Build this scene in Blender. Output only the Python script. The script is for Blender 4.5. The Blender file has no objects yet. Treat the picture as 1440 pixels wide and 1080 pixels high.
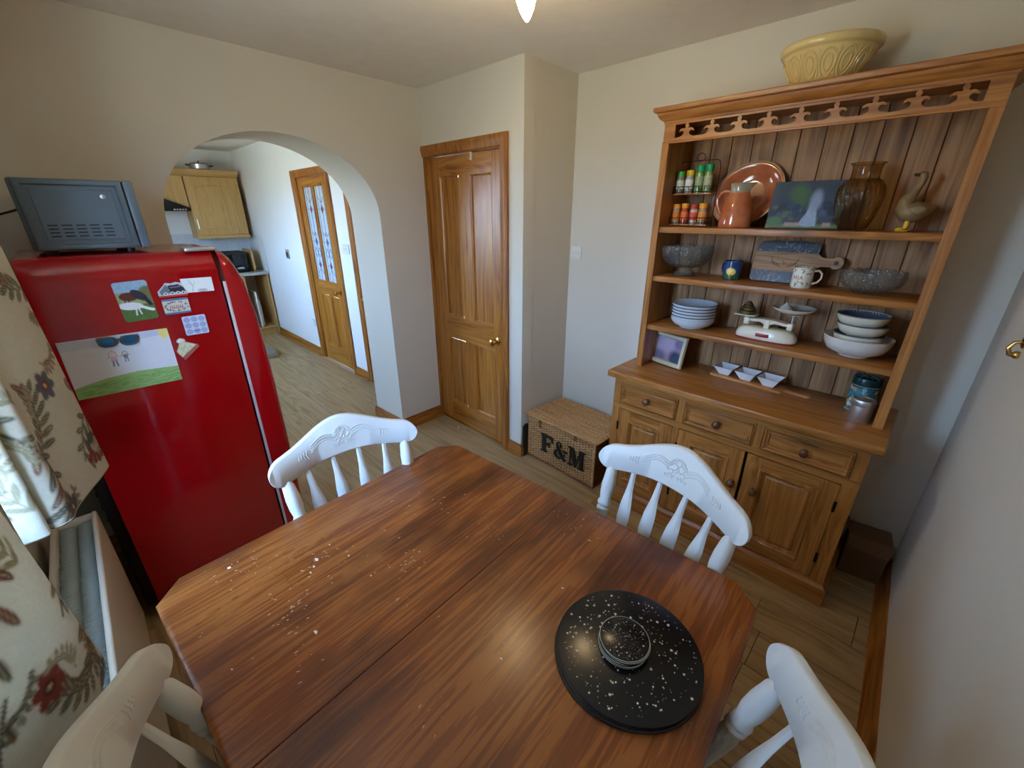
import bpy, bmesh, math, random
import numpy as np
from mathutils import Vector, Matrix
R = math.radians
PI = math.pi
random.seed(4)
SC = bpy.context.scene
COL = SC.collection

# ---------------------------------------------------------------- camera, world, exposure
cam_d = bpy.data.cameras.new('camera')
cam = bpy.data.objects.new('camera', cam_d)
COL.objects.link(cam)
cam.location = (0, 0, 1.65)
cam.rotation_euler = (R(90 - 22.336), 0, R(44.78))
cam_d.sensor_width = 36
cam_d.lens = 36 * 587.4 / 1440
cam_d.clip_start = .02
SC.camera = cam
SC.view_settings.view_transform = 'Standard'
SC.view_settings.look = 'None'
SC.view_settings.gamma = 1
SC.view_settings.use_curve_mapping = False
SC.view_settings.exposure = 0.0
SKY = 40.0
BULB = 25.0
world = bpy.data.worlds.new('world')
SC.world = world
world.use_nodes = True
_bg = world.node_tree.nodes['Background']
_nt = world.node_tree
_tc = _nt.nodes.new('ShaderNodeTexCoord'); _sx = _nt.nodes.new('ShaderNodeSeparateXYZ'); _rm = _nt.nodes.new('ShaderNodeValToRGB')
_mr = _nt.nodes.new('ShaderNodeMapRange'); _mr.inputs[1].default_value = -1; _mr.inputs[2].default_value = 1
_nt.links.new(_tc.outputs['Generated'], _sx.inputs[0]); _nt.links.new(_sx.outputs[2], _mr.inputs[0]); _nt.links.new(_mr.outputs[0], _rm.inputs[0])
_e = _rm.color_ramp.elements; _e[0].position = .485; _e[0].color = (.29, .33, .32, 1); _e[1].position = .52; _e[1].color = (.42, .65, 1, 1)
_e = _rm.color_ramp.elements.new(.8); _e.color = (.29, .54, 1, 1)
_nt.links.new(_rm.outputs[0], _bg.inputs[0])
_bg.inputs[1].default_value = SKY
SC.cycles.max_bounces = 10
SC.cycles.diffuse_bounces = 7
SC.cycles.glossy_bounces = 4
SC.cycles.transmission_bounces = 8
SC.cycles.transparent_max_bounces = 12
SC.cycles.sample_clamp_indirect = 6
SC.cycles.caustics_reflective = False
SC.cycles.caustics_refractive = False
def portal(name, loc, rot, sx, sy):
    l = bpy.data.lights.new(name, 'AREA'); l.shape = 'RECTANGLE'; l.size = sx; l.size_y = sy
    l.cycles.is_portal = True
    o = bpy.data.objects.new(name, l); COL.objects.link(o); o.location = loc; o.rotation_euler = rot
portal('window_portal', (-.95, -.5, 1.55), (R(-90), 0, 0), 1.25, 1.3)
portal('kitchen_window_portal', (-4.6, -.5, 1.6), (R(-90), 0, 0), 1.5, 1.0)

# ---------------------------------------------------------------- helpers
def lin(c):
    if isinstance(c, str):
        c = tuple(int(c[i:i + 2], 16) for i in (0, 2, 4))
    return tuple(((v / 255) / 12.92 if v / 255 <= .04045 else ((v / 255 + .055) / 1.055) ** 2.4) for v in c[:3])
def col(c):
    return lin(c) + (1,)
class MB:
    def __init__(s):
        s.bm = bmesh.new()
    def _faces(s, vs, fs):
        v = [s.bm.verts.new(p) for p in vs]
        out = []
        for f in fs:
            try: out.append(s.bm.faces.new([v[i] for i in f]))
            except ValueError: pass
        return v, out
    def box(s, x0, x1, y0, y1, z0, z1, b=0, seg=2, pick=None):
        vs = [(x0, y0, z0), (x1, y0, z0), (x1, y1, z0), (x0, y1, z0), (x0, y0, z1), (x1, y0, z1), (x1, y1, z1), (x0, y1, z1)]
        fs = [(0, 3, 2, 1), (4, 5, 6, 7), (0, 1, 5, 4), (1, 2, 6, 5), (2, 3, 7, 6), (3, 0, 4, 7)]
        v, f = s._faces(vs, fs)
        if b:
            es = {e for q in f for e in q.edges}
            if pick: es = {e for e in es if pick(*[w.co for w in e.verts])}
            bmesh.ops.bevel(s.bm, geom=list(es), offset=b, segments=seg, profile=.5, affect='EDGES', clamp_overlap=True)
        return s
    def loft(s, rings, close=True, cap=True):
        n = len(rings[0]); vv = [[s.bm.verts.new(p) for p in r] for r in rings]
        for a, b in zip(vv[:-1], vv[1:]):
            for i in range(n if close else n - 1):
                j = (i + 1) % n
                try: s.bm.faces.new((a[i], a[j], b[j], b[i]))
                except ValueError: pass
        if cap and close:
            try: s.bm.faces.new(vv[0][::-1])
            except ValueError: pass
            try: s.bm.faces.new(vv[-1])
            except ValueError: pass
        return s
    def lathe(s, prof, c=(0, 0, 0), seg=32, ax=None, cap=True, sx=1, sy=1, fn=None):
        """prof: (r, h) pairs along axis ax (default z)"""
        M = Vector((0, 0, 1)).rotation_difference(Vector(ax)).to_matrix() if ax else Matrix.Identity(3)
        rings = []
        for r, h in prof:
            ring = []
            for i in range(seg):
                a = 2 * PI * i / seg
                rr = max(r, 1e-5)
                p = Vector((rr * math.cos(a) * sx, rr * math.sin(a) * sy, h))
                if fn: p = Vector(fn(p, a, r, h))
                ring.append(Vector(c) + M @ p)
            rings.append(ring)
        return s.loft(rings, True, cap)
    def tube(s, pts, r, seg=8, cap=True, closed=False):
        pts = [Vector(p) for p in pts]; n = len(pts); rings = []
        up = None
        for i, p in enumerate(pts):
            if closed: t = pts[(i + 1) % n] - pts[i - 1]
            else: t = pts[min(i + 1, n - 1)] - pts[max(i - 1, 0)]
            if t.length < 1e-9: t = Vector((0, 0, 1))
            t.normalize()
            if up is None:
                up = Vector((0, 0, 1)) if abs(t.z) < .9 else Vector((1, 0, 0))
            a = t.cross(up)
            if a.length < 1e-6: a = t.cross(Vector((.3, 1, .2)))
            a.normalize(); b = a.cross(t).normalized(); up = b
            rr = r[i] if hasattr(r, '__len__') else r
            rings.append([p + (a * math.cos(2 * PI * k / seg) + b * math.sin(2 * PI * k / seg)) * rr for k in range(seg)])
        if closed: rings.append(rings[0]); return s.loft(rings, True, False)
        return s.loft(rings, True, cap)
    def prism(s, poly, o, u, v, d):
        """polygon in plane o + x*u + y*v, extruded by vector d"""
        o, u, v, d = Vector(o), Vector(u), Vector(v), Vector(d)
        a = [o + u * x + v * y for x, y in poly]
        if u.cross(v).dot(d) < 0: a = a[::-1]
        va = [s.bm.verts.new(p) for p in a]; vb = [s.bm.verts.new(p + d) for p in a]
        n = len(a)
        s.bm.faces.new(va[::-1]); s.bm.faces.new(vb)
        for i in range(n):
            j = (i + 1) % n
            s.bm.faces.new((va[i], va[j], vb[j], vb[i]))
        return s
    def sphere(s, c, r, sc=(1, 1, 1), seg=16):
        m = Matrix.Translation(c) @ Matrix.Diagonal((sc[0], sc[1], sc[2], 1))
        bmesh.ops.create_uvsphere(s.bm, u_segments=seg, v_segments=max(6, seg * 2 // 3), radius=r, matrix=m)
        return s
def O(name, mb, m, parent=None, angle=35, world_co=False, base=None, recalc=True, label=None, cat=None, group=None, kind=None):
    """link one mesh object. world_co: the verts are in world space. base: place the origin there."""
    bm = mb.bm
    if parent is not None and world_co:
        bm.transform(parent_world(parent).inverted())
    if base is not None:
        bm.transform(Matrix.Translation(-Vector(base)))
    if recalc: bmesh.ops.recalc_face_normals(bm, faces=bm.faces)
    me = bpy.data.meshes.new(name); bm.to_mesh(me); bm.free()
    me.shade_smooth(); me.set_sharp_from_angle(angle=R(angle))
    return link(name, me, m, parent, base, label, cat, group, kind)
def parent_world(p):
    M = Matrix.LocRotScale(p.location, p.rotation_euler, None)
    return (parent_world(p.parent) @ M) if p.parent else M
def link(name, me, m, parent=None, base=None, label=None, cat=None, group=None, kind=None):
    o = bpy.data.objects.new(name, me); COL.objects.link(o)
    if m and not me.materials: me.materials.append(m)
    if parent is not None: o.parent = parent
    if base is not None: o.location = base
    if label: o['label'] = label
    if cat: o['category'] = cat
    if group: o['group'] = group
    if kind: o['kind'] = kind
    return o
def T(name, loc, rotz=0, label=None, cat=None, group=None):
    o = bpy.data.objects.new(name, None); COL.objects.link(o); o.empty_display_size = .05
    o.location = loc; o.rotation_euler = (0, 0, rotz)
    if label: o['label'] = label
    if cat: o['category'] = cat
    if group: o['group'] = group
    return o
def copy_tree(o, loc, rotz, label, parent=None):
    c = o.copy(); COL.objects.link(c)
    if parent is None:
        c.location = loc; c.rotation_euler = (0, 0, rotz)
        if label: c['label'] = label
    else: c.parent = parent
    for ch in list(o.children): copy_tree(ch, None, None, None, c)
    return c

# ---------------------------------------------------------------- materials
MATS = {}
def base_mat(name, rough=.5, metal=0, colr=None, spec=.5, coat=0, coat_r=.1, trans=0, ior=1.45):
    m = bpy.data.materials.new(name); m.use_nodes = True
    b = m.node_tree.nodes['Principled BSDF']
    b.inputs['Roughness'].default_value = rough; b.inputs['Metallic'].default_value = metal
    b.inputs['Specular IOR Level'].default_value = spec
    b.inputs['Coat Weight'].default_value = coat; b.inputs['Coat Roughness'].default_value = coat_r
    b.inputs['Transmission Weight'].default_value = trans; b.inputs['IOR'].default_value = ior
    if colr: b.inputs['Base Color'].default_value = col(colr)
    MATS[name] = m
    return m, m.node_tree, b
def N(nt, t, **kw):
    n = nt.nodes.new(t)
    for k, v in kw.items():
        if k.startswith('i_'):
            n.inputs[k[2:].replace('_', ' ')].default_value = v
        else: setattr(n, k, v)
    return n
def coords(nt, scale=(1, 1, 1), rnd=0, kind='Object'):
    tc = N(nt, 'ShaderNodeTexCoord')
    mp = N(nt, 'ShaderNodeMapping'); mp.inputs['Scale'].default_value = scale
    if rnd:
        oi = N(nt, 'ShaderNodeObjectInfo'); mu = N(nt, 'ShaderNodeVectorMath', operation='SCALE')
        cb = N(nt, 'ShaderNodeCombineXYZ')
        for i in range(3): nt.links.new(oi.outputs['Random'], cb.inputs[i])
        nt.links.new(cb.outputs[0], mu.inputs[0]); mu.inputs['Scale'].default_value = rnd
        ad = N(nt, 'ShaderNodeVectorMath', operation='ADD')
        nt.links.new(tc.outputs[kind], ad.inputs[0]); nt.links.new(mu.outputs[0], ad.inputs[1])
        nt.links.new(ad.outputs[0], mp.inputs[0])
    else: nt.links.new(tc.outputs[kind], mp.inputs[0])
    return mp.outputs[0]
def ramp(nt, fac, stops, interp='LINEAR'):
    r = N(nt, 'ShaderNodeValToRGB'); cr = r.color_ramp; cr.interpolation = interp
    while len(cr.elements) < len(stops): cr.elements.new(.5)
    for e, (p, c) in zip(cr.elements, stops):
        e.position = p; e.color = c if len(c) == 4 else tuple(c) + (1,)
    nt.links.new(fac, r.inputs[0]); return r.outputs[0]
def mix(nt, fac, a, b, mode='MIX'):
    m = N(nt, 'ShaderNodeMix', data_type='RGBA', blend_type=mode)
    for k, v in ((0, fac), (6, a), (7, b)):
        if hasattr(v, 'is_linked') or hasattr(v, 'links'): nt.links.new(v, m.inputs[k])
        else: m.inputs[k].default_value = v
    return m.outputs[2]
def bump(nt, b, h, st=.2, dist=.002):
    n = N(nt, 'ShaderNodeBump'); n.inputs['Strength'].default_value = st; n.inputs['Distance'].default_value = dist
    nt.links.new(h, n.inputs['Height']); nt.links.new(n.outputs[0], b.inputs['Normal'])
def plain(name, c, rough=.5, metal=0, var=.06, nscale=6, bumps=0, bscale=80, **kw):
    """one colour with a faint noise in tone and optional fine relief"""
    m, nt, b = base_mat(name, rough, metal, **kw)
    v = coords(nt)
    n = N(nt, 'ShaderNodeTexNoise', i_Scale=nscale, i_Detail=4.0); nt.links.new(v, n.inputs['Vector'])
    c0 = lin(c)
    nt.links.new(ramp(nt, n.outputs['Fac'], [(.3, tuple(x * (1 - var) for x in c0)), (.7, tuple(min(1, x * (1 + var)) for x in c0))]), b.inputs['Base Color'])
    if bumps:
        n2 = N(nt, 'ShaderNodeTexNoise', i_Scale=bscale, i_Detail=3.0); nt.links.new(v, n2.inputs['Vector'])
        bump(nt, b, n2.outputs['Fac'], bumps)
    return m
def wood(name, dark, mid, light, axis='x', rough=.45, gs=1.0, knots=.5, coat=.0, rnd=7, contrast=1.0, bumpst=.12):
    m, nt, b = base_mat(name, rough, coat=coat, coat_r=.25)
    lo, hi = 1.6 * gs, 34 * gs
    sc = {'x': (lo, hi, hi), 'y': (hi, lo, hi), 'z': (hi, hi, lo)}[axis]
    v = coords(nt, sc, rnd)
    n = N(nt, 'ShaderNodeTexNoise', i_Scale=1.0, i_Detail=6.0, i_Roughness=.6, i_Distortion=.6); nt.links.new(v, n.inputs['Vector'])
    sc2 = {'x': (.5 * gs, 7 * gs, 7 * gs), 'y': (7 * gs, .5 * gs, 7 * gs), 'z': (7 * gs, 7 * gs, .5 * gs)}[axis]
    v2 = coords(nt, sc2, rnd)
    n2 = N(nt, 'ShaderNodeTexNoise', i_Scale=1.0, i_Detail=2.0, i_Distortion=1.5); nt.links.new(v2, n2.inputs['Vector'])
    mm = N(nt, 'ShaderNodeMath', operation='MULTIPLY_ADD'); nt.links.new(n2.outputs['Fac'], mm.inputs[0]); mm.inputs[1].default_value = 9.0 * gs ** .2; mm.inputs[2].default_value = 0
    fr = N(nt, 'ShaderNodeMath', operation='PINGPONG'); nt.links.new(mm.outputs[0], fr.inputs[0]); fr.inputs[1].default_value = .5
    ad = N(nt, 'ShaderNodeMath', operation='MULTIPLY_ADD'); nt.links.new(fr.outputs[0], ad.inputs[0]); ad.inputs[1].default_value = .45
    nt.links.new(n.outputs['Fac'], ad.inputs[2])
    c = .22 / contrast
    cr = ramp(nt, ad.outputs[0], [(.6 - c, lin(dark)), (.6, lin(mid)), (.6 + c, lin(light))])
    if knots:
        ks = {'x': (2.2, 7, 7), 'y': (7, 2.2, 7), 'z': (7, 7, 2.2)}[axis]
        kv = coords(nt, ks, rnd)
        vo = N(nt, 'ShaderNodeTexVoronoi', i_Scale=1.0, i_Randomness=1.0); nt.links.new(kv, vo.inputs['Vector'])
        kf = ramp(nt, vo.outputs['Distance'], [(.05, (knots,) * 3), (.13, (knots * .35,) * 3), (.22, (0, 0, 0))])
        cr = mix(nt, kf, cr, tuple(x * .35 for x in lin(dark)) + (1,))
    nt.links.new(cr, b.inputs['Base Color'])
    bump(nt, b, n.outputs['Fac'], bumpst, .001)
    return m
WALL = plain('wall_paint', (214, 208, 194), .85, var=.015, nscale=3, bumps=.08, bscale=120)
CEIL = plain('ceiling_paint', (236, 232, 224), .9, var=.02, nscale=14, bumps=.5, bscale=26)
KWALL = plain('kitchen_wall_paint', (232, 232, 228), .85, var=.015, nscale=3, bumps=.08, bscale=120)
WHITEP = plain('white_gloss_paint', (226, 226, 220), .35, var=.02)
CHAIRP = plain('chair_white_paint', (222, 224, 220), .42, var=.03, nscale=9, bumps=.05, bscale=60)
RADP = plain('radiator_cream', (214, 206, 186), .4, var=.02)
FIN = plain('radiator_fins_grey', (150, 160, 158), .5, var=.08)
PINE = {a: wood('dresser_pine_' + a, '744618', 'a0672e', 'b67f44', a, .38, 1.15, .75, coat=.15, contrast=.8) for a in 'xyz'}
PINEB = {a: wood('back_board_pine_' + a, '684428', '946a42', 'ac8258', a, .55, .8, .9) for a in 'xz'}
DOORW = {a: wood('door_pine_' + a, '7c420c', 'a2641e', 'b27a2e', a, .35, .9, .35, coat=.2) for a in 'xz'}
TRIMW = {a: wood('trim_pine_' + a, '6e3a0e', '9a5e20', 'aa702e', a, .4, .9, .5) for a in 'xyz'}
OAKF = wood('floor_oak', '7e6442', 'a2865e', 'b0966c', 'x', .42, .8, .35, rnd=11, contrast=.8, bumpst=.05)
KWOOD = {a: wood('kitchen_beech_' + a, 'a07a40', 'b89056', 'c09a62', a, .4, .9, 0, contrast=.7) for a in 'xyz'}
BRASS = plain('brass', (205, 170, 95), .25, 1.0)
BRONZE = plain('aged_bronze', (70, 50, 34), .45, .6)
STEEL = plain('steel', (208, 210, 212), .34, .9)
BLACKM = plain('black_plastic', (18, 18, 19), .4)
BLACKG = plain('black_gloss', (12, 12, 14), .12)
DARKMET = plain('dark_wire', (38, 32, 28), .45, .5)
IRON = plain('hinge_iron', (40, 30, 22), .5, .7)
KNOBW = wood('knob_wood', '3a1e0c', '5c3418', '74462a', 'z', .35, 1.2, 0, coat=.3)
RED = plain('fridge_red', (158, 1, 10), .16, var=.01, coat=.5, coat_r=.06)
GREYMW = plain('microwave_grey', (92, 106, 118), .42, var=.02, metal=.15)
CREAMC = plain('cream_ceramic', (226, 220, 200), .15, var=.03)
WHITEC = plain('white_ceramic', (232, 236, 238), .12, var=.02)
GREYC = plain('grey_rim_ceramic', (96, 104, 112), .25)
YELC = plain('cane_ceramic', (216, 194, 134), .22, var=.06, coat=.4)
def glass_mat(name, c, rough=.02, alpha=.35, sparkle_mix=.1, facet=75.0, fst=.8):
    m, nt, b = base_mat(name, rough, colr=c)
    tr = N(nt, 'ShaderNodeBsdfTransparent'); tr.inputs[0].default_value = col(c)
    gl = N(nt, 'ShaderNodeBsdfGlossy'); gl.inputs['Roughness'].default_value = rough
    lw = N(nt, 'ShaderNodeLayerWeight'); lw.inputs[0].default_value = alpha
    n = N(nt, 'ShaderNodeTexVoronoi', i_Scale=facet); nt.links.new(coords(nt), n.inputs['Vector'])
    bp_ = N(nt, 'ShaderNodeBump'); bp_.inputs['Strength'].default_value = fst; bp_.inputs['Distance'].default_value = .004
    nt.links.new(n.outputs['Distance'], bp_.inputs['Height']); nt.links.new(bp_.outputs[0], gl.inputs['Normal']); nt.links.new(bp_.outputs[0], lw.inputs['Normal'])
    ad = N(nt, 'ShaderNodeMath', operation='MULTIPLY_ADD'); nt.links.new(lw.outputs['Fresnel'], ad.inputs[0]); ad.inputs[1].default_value = .75; ad.inputs[2].default_value = .02; ad.use_clamp = True
    df = N(nt, 'ShaderNodeBsdfDiffuse'); df.inputs[0].default_value = col(c); m0 = N(nt, 'ShaderNodeMixShader'); m0.inputs[0].default_value = sparkle_mix
    hz = ramp(nt, n.outputs['Distance'], [(.0, (sparkle_mix * 7,) * 3), (.12, (sparkle_mix * 2,) * 3), (.3, (sparkle_mix * .4,) * 3)]); nt.links.new(hz, m0.inputs[0])  # pale diffuse flecks painted into the glass as its sparkle
    nt.links.new(tr.outputs[0], m0.inputs[1]); nt.links.new(df.outputs[0], m0.inputs[2])
    mx = N(nt, 'ShaderNodeMixShader'); nt.links.new(ad.outputs[0], mx.inputs[0])
    nt.links.new(m0.outputs[0], mx.inputs[1]); nt.links.new(gl.outputs[0], mx.inputs[2])
    nt.links.new(mx.outputs[0], nt.nodes['Material Output'].inputs[0])
    return m
GLASS = glass_mat('clear_glass', (236, 238, 236), .05, .08, .11)
AMBER = glass_mat('smoky_amber_glass', (240, 228, 204), .05, .12, .02, 12.0, .1)
def wpane():
    m, nt, b = base_mat('window_glass', .0, colr=(250, 252, 255))
    tr = N(nt, 'ShaderNodeBsdfTransparent'); gl = N(nt, 'ShaderNodeBsdfGlossy'); gl.inputs['Roughness'].default_value = .02
    mx = N(nt, 'ShaderNodeMixShader'); mx.inputs[0].default_value = .06
    nt.links.new(tr.outputs[0], mx.inputs[1]); nt.links.new(gl.outputs[0], mx.inputs[2])
    nt.links.new(mx.outputs[0], nt.nodes['Material Output'].inputs[0]); return m
WPANE = wpane()
def printed(name, rough=.5, spec=.4, transl=0, coat=0):
    m, nt, b = base_mat(name, rough, spec=spec, coat=coat)
    at = N(nt, 'ShaderNodeAttribute', attribute_name='Col')
    v = coords(nt); n = N(nt, 'ShaderNodeTexNoise', i_Scale=400.0, i_Detail=2.0); nt.links.new(v, n.inputs['Vector'])
    tone = ramp(nt, n.outputs['Fac'], [(.3, (.93,) * 3), (.7, (1,) * 3)])
    c = mix(nt, 1.0, at.outputs['Color'], tone, 'MULTIPLY')
    nt.links.new(c, b.inputs['Base Color'])
    if transl:
        t = N(nt, 'ShaderNodeBsdfTranslucent'); nt.links.new(c, t.inputs[0])
        mx = N(nt, 'ShaderNodeMixShader'); mx.inputs[0].default_value = transl
        nt.links.new(b.outputs[0], mx.inputs[1]); nt.links.new(t.outputs[0], mx.inputs[2])
        nt.links.new(mx.outputs[0], nt.nodes['Material Output'].inputs[0])
        w = N(nt, 'ShaderNodeTexNoise', i_Scale=900.0, i_Detail=1.0); nt.links.new(v, w.inputs['Vector'])
        bump(nt, b, w.outputs['Fac'], .25, .0006)
    return m
PRINT = printed('printed_card', .45)
PRINTG = printed('printed_gloss', .2, coat=.4)
FABRIC = printed('curtain_fabric', .9, .1, transl=.22)

# ---------------------------------------------------------------- little colour rasters sampled at mesh vertices
class Ras:
    def __init__(s, w, h, c, res=300):
        s.w, s.h, s.n, s.m = w, h, max(2, int(w * res)), max(2, int(h * res))
        s.a = np.empty((s.m, s.n, 3)); s.a[:] = lin(c)
        ys, xs = np.mgrid[0:s.m, 0:s.n]
        s.x = (xs + .5) / s.n * w; s.y = (ys + .5) / s.m * h
        s.wrap = False
    def put(s, mask, c, al=1.0):
        mask = np.clip(mask, 0, 1)[..., None] * al
        s.a = s.a * (1 - mask) + np.array(lin(c)) * mask
    def _aa(s, d):
        px = s.w / s.n
        return np.clip(.5 - d / px, 0, 1)
    def _each(s, fn):
        if not s.wrap: return fn(s.x, s.y)
        out = None
        for dx in (-s.w, 0, s.w):
            for dy in (-s.h, 0, s.h):
                r = fn(s.x + dx, s.y + dy); out = r if out is None else np.maximum(out, r)
        return out
    def ell(s, cx, cy, rx, ry, c, ang=0, al=1, soft=0):
        def f(x, y):
            ca, sa = math.cos(ang), math.sin(ang)
            u = (x - cx) * ca + (y - cy) * sa; v = -(x - cx) * sa + (y - cy) * ca
            d = (np.sqrt((u / rx) ** 2 + (v / ry) ** 2) - 1)
            return np.clip(.5 - d / soft, 0, 1) if soft else s._aa(d * min(rx, ry))
        s.put(s._each(f), c, al)
    def rect(s, x0, x1, y0, y1, c, al=1):
        s.put(s._aa(np.maximum(np.maximum(x0 - s.x, s.x - x1), np.maximum(y0 - s.y, s.y - y1))), c, al)
    def poly(s, pts, c, al=1):
        ins = np.zeros(s.x.shape, bool); n = len(pts)
        for i in range(n):
            (x0, y0), (x1, y1) = pts[i], pts[(i + 1) % n]
            if y0 == y1: continue
            cond = ((y0 > s.y) != (y1 > s.y)) & (s.x < (x1 - x0) * (s.y - y0) / (y1 - y0) + x0)
            ins ^= cond
        s.put(ins.astype(float), c, al)
    def line(s, pts, wd, c, al=1, taper=False):
        n = len(pts) - 1
        def f(x, y):
            best = np.full(x.shape, 9.)
            for i in range(n):
                (x0, y0), (x1, y1) = pts[i], pts[i + 1]
                L2 = (x1 - x0) ** 2 + (y1 - y0) ** 2 + 1e-12
                t = np.clip(((x - x0) * (x1 - x0) + (y - y0) * (y1 - y0)) / L2, 0, 1)
                d = np.hypot(x - x0 - t * (x1 - x0), y - y0 - t * (y1 - y0))
                w = wd / 2 * ((1 - (i + t) / n * .8) if taper else 1)
                best = np.minimum(best, d - w)
            return s._aa(best)
        s.put(s._each(f), c, al)
    def noise(s, amt, cell=.004, seed=0):
        rs = np.random.RandomState(seed); g = rs.rand(int(s.h / cell) + 3, int(s.w / cell) + 3)
        u = s.x / cell; v = s.y / cell; i = u.astype(int); j = v.astype(int); fu = u - i; fv = v - j
        z = (g[j, i] * (1 - fu) * (1 - fv) + g[j, i + 1] * fu * (1 - fv) + g[j + 1, i] * (1 - fu) * fv + g[j + 1, i + 1] * fu * fv)
        s.a *= (1 + (z - .5) * 2 * amt)[..., None]
        s.a = np.clip(s.a, 0, 1)
    def at(s, x, y):
        i = np.clip((x / s.w * s.n - .5), 0, None) if not s.wrap else (x / s.w * s.n) % s.n
        j = np.clip((y / s.h * s.m - .5), 0, None) if not s.wrap else (y / s.h * s.m) % s.m
        if s.wrap:
            i0 = i.astype(int) % s.n; j0 = j.astype(int) % s.m; i1 = (i0 + 1) % s.n; j1 = (j0 + 1) % s.m
            fi = (i - i.astype(int))[:, None]; fj = (j - j.astype(int))[:, None]
        else:
            i = np.clip(i, 0, s.n - 1); j = np.clip(j, 0, s.m - 1)
            i0 = i.astype(int); j0 = j.astype(int); i1 = np.minimum(i0 + 1, s.n - 1); j1 = np.minimum(j0 + 1, s.m - 1)
            fi = (i - i0)[:, None]; fj = (j - j0)[:, None]
        a = s.a
        return (a[j0, i0] * (1 - fi) * (1 - fj) + a[j0, i1] * fi * (1 - fj) + a[j1, i0] * (1 - fi) * fj + a[j1, i1] * fi * fj)
def grid_mesh(name, P, nu, nv, ras=None, UV=None, inside=None):
    """P(u,v)->xyz on [0,1]^2 (numpy arrays); ras sampled at UV(u,v) in metres"""
    u, v = np.meshgrid(np.linspace(0, 1, nu + 1), np.linspace(0, 1, nv + 1)); u = u.ravel(); v = v.ravel()
    X = np.stack([np.broadcast_to(q, u.shape) for q in P(u, v)], 1)
    idx = np.arange((nu + 1) * (nv + 1)).reshape(nv + 1, nu + 1)
    F = np.stack([idx[:-1, :-1], idx[:-1, 1:], idx[1:, 1:], idx[1:, :-1]], -1).reshape(-1, 4)
    if inside is not None:
        ok = inside(u, v); F = F[ok[F].all(1)]
        used = np.unique(F); rm = np.zeros(len(u), int); rm[used] = np.arange(len(used)); F = rm[F]; X = X[used]; u = u[used]; v = v[used]
    me = bpy.data.meshes.new(name); me.from_pydata(X.tolist(), [], F.tolist())
    if ras is not None:
        uu, vv = UV(u, v) if UV else (u * ras.w, v * ras.h)
        c = np.ones((len(u), 4), np.float32); c[:, :3] = ras.at(uu, vv)
        at = me.color_attributes.new('Col', 'FLOAT_COLOR', 'POINT'); at.data.foreach_set('color', c.ravel())
    me.shade_smooth(); me.update()
    return me
def solid(o, t, off=-1):
    m = o.modifiers.new('thickness', 'SOLIDIFY'); m.thickness = t; m.offset = off; m.use_rim = True
    return o
def flat_print(name, ras, o, u, v, m, parent=None, thick=.0008, step=.002, inside=None, **kw):
    """a printed sheet: ras.w x ras.h metres spanned along unit vectors u, v from corner o"""
    o, u, v = np.array(o, float), np.array(u, float), np.array(v, float)
    P = lambda a, b: [o[k] + a * ras.w * u[k] + b * ras.h * v[k] for k in range(3)]
    me = grid_mesh(name, P, max(2, int(ras.w / step)), max(2, int(ras.h / step)), ras, inside=inside)
    ob = link(name, me, m, parent, **kw)
    return solid(ob, thick)

# ---------------------------------------------------------------- the shell of the room
ST = 'structure'
HC = 2.41
dW = Vector((-.0433, .9991, 0)); LA = 2.279; C0 = Vector((-2.783, 1.917, 0))
def rect_rings(mb, x0, x1, z0, z1, prof, cap_first=False, cap_last=False):
    """nested rectangles in xz; prof is (inset, y)"""
    rings = [[(x0 + i, y, z0 + i), (x1 - i, y, z0 + i), (x1 - i, y, z1 - i), (x0 + i, y, z1 - i)] for i, y in prof]
    mb.loft(rings, True, False)
    if cap_last: mb._faces(rings[-1], [(0, 1, 2, 3)])
    if cap_first: mb._faces(rings[0], [(3, 2, 1, 0)])
    return mb
# arch wall
SA, AA = 1.3065, .5825
arch = []
for i in range(41):
    t = PI - PI * i / 40
    arch.append((SA + AA * math.cos(t), 1.611 + .44 * max(0, math.sin(t)) ** .96))
poly = [(0, 0), (SA - AA, 0)] + arch + [(SA + AA, 0), (LA + .1, 0), (LA + .1, HC + .01), (0, HC + .01)]
nA = Vector((-.9991, -.0433, 0))
m_ = MB().prism(poly, C0 - dW * LA, dW, (0, 0, 1), nA * .383)
O('wall_arch', m_, WALL, kind=ST, angle=30)
def wall_open(name, x0, x1, y0, y1, z1, holes, m, base=0):
    """a wall running along x with rectangular holes (x0, x1, z0, z1)"""
    mb = MB(); xs = x0
    for hx0, hx1, hz0, hz1 in holes:
        mb.box(xs, hx0, y0, y1, base, z1)
        if hz0 > 0: mb.box(hx0, hx1, y0, y1, base, hz0)
        if hz1 < z1: mb.box(hx0, hx1, y0, y1, hz1, z1)
        xs = hx1
    mb.box(xs, x1, y0, y1, base, z1)
    return O(name, mb, m, kind=ST)
wall_open('wall_cupboard', -2.86, -1.81, 1.917, 2.01, HC + .01, [(-2.775, -2.0, 0, 2.005)], WALL)
m_ = MB().prism([(-1.81, 1.917), (-1.829, 2.42), (-1.92, 2.42), (-1.90, 1.93)], (0, 0, 0), (1, 0, 0), (0, 1, 0), (0, 0, HC + .01))
O('wall_cupboard_side', m_, WALL, kind=ST)
O('wall_back', MB().box(-2.9, .36, 2.406, 2.52, 0, HC + .01), WALL, kind=ST)
def rx(y): return .259 - (y - 1.484) * .0433
m_ = MB().prism([(rx(-.5), -.5), (rx(2.45), 2.45), (rx(2.45) + .12, 2.45), (rx(-.5) + .12, -.5)], (0, 0, 0), (1, 0, 0), (0, 1, 0), (0, 0, HC + .01))
O('wall_right', m_, WALL, kind=ST)
wall_open('wall_window', -3.0, .45, -.62, -.36, HC + .01, [(-1.52, -.36, .93, 2.15)], WALL)
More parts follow.
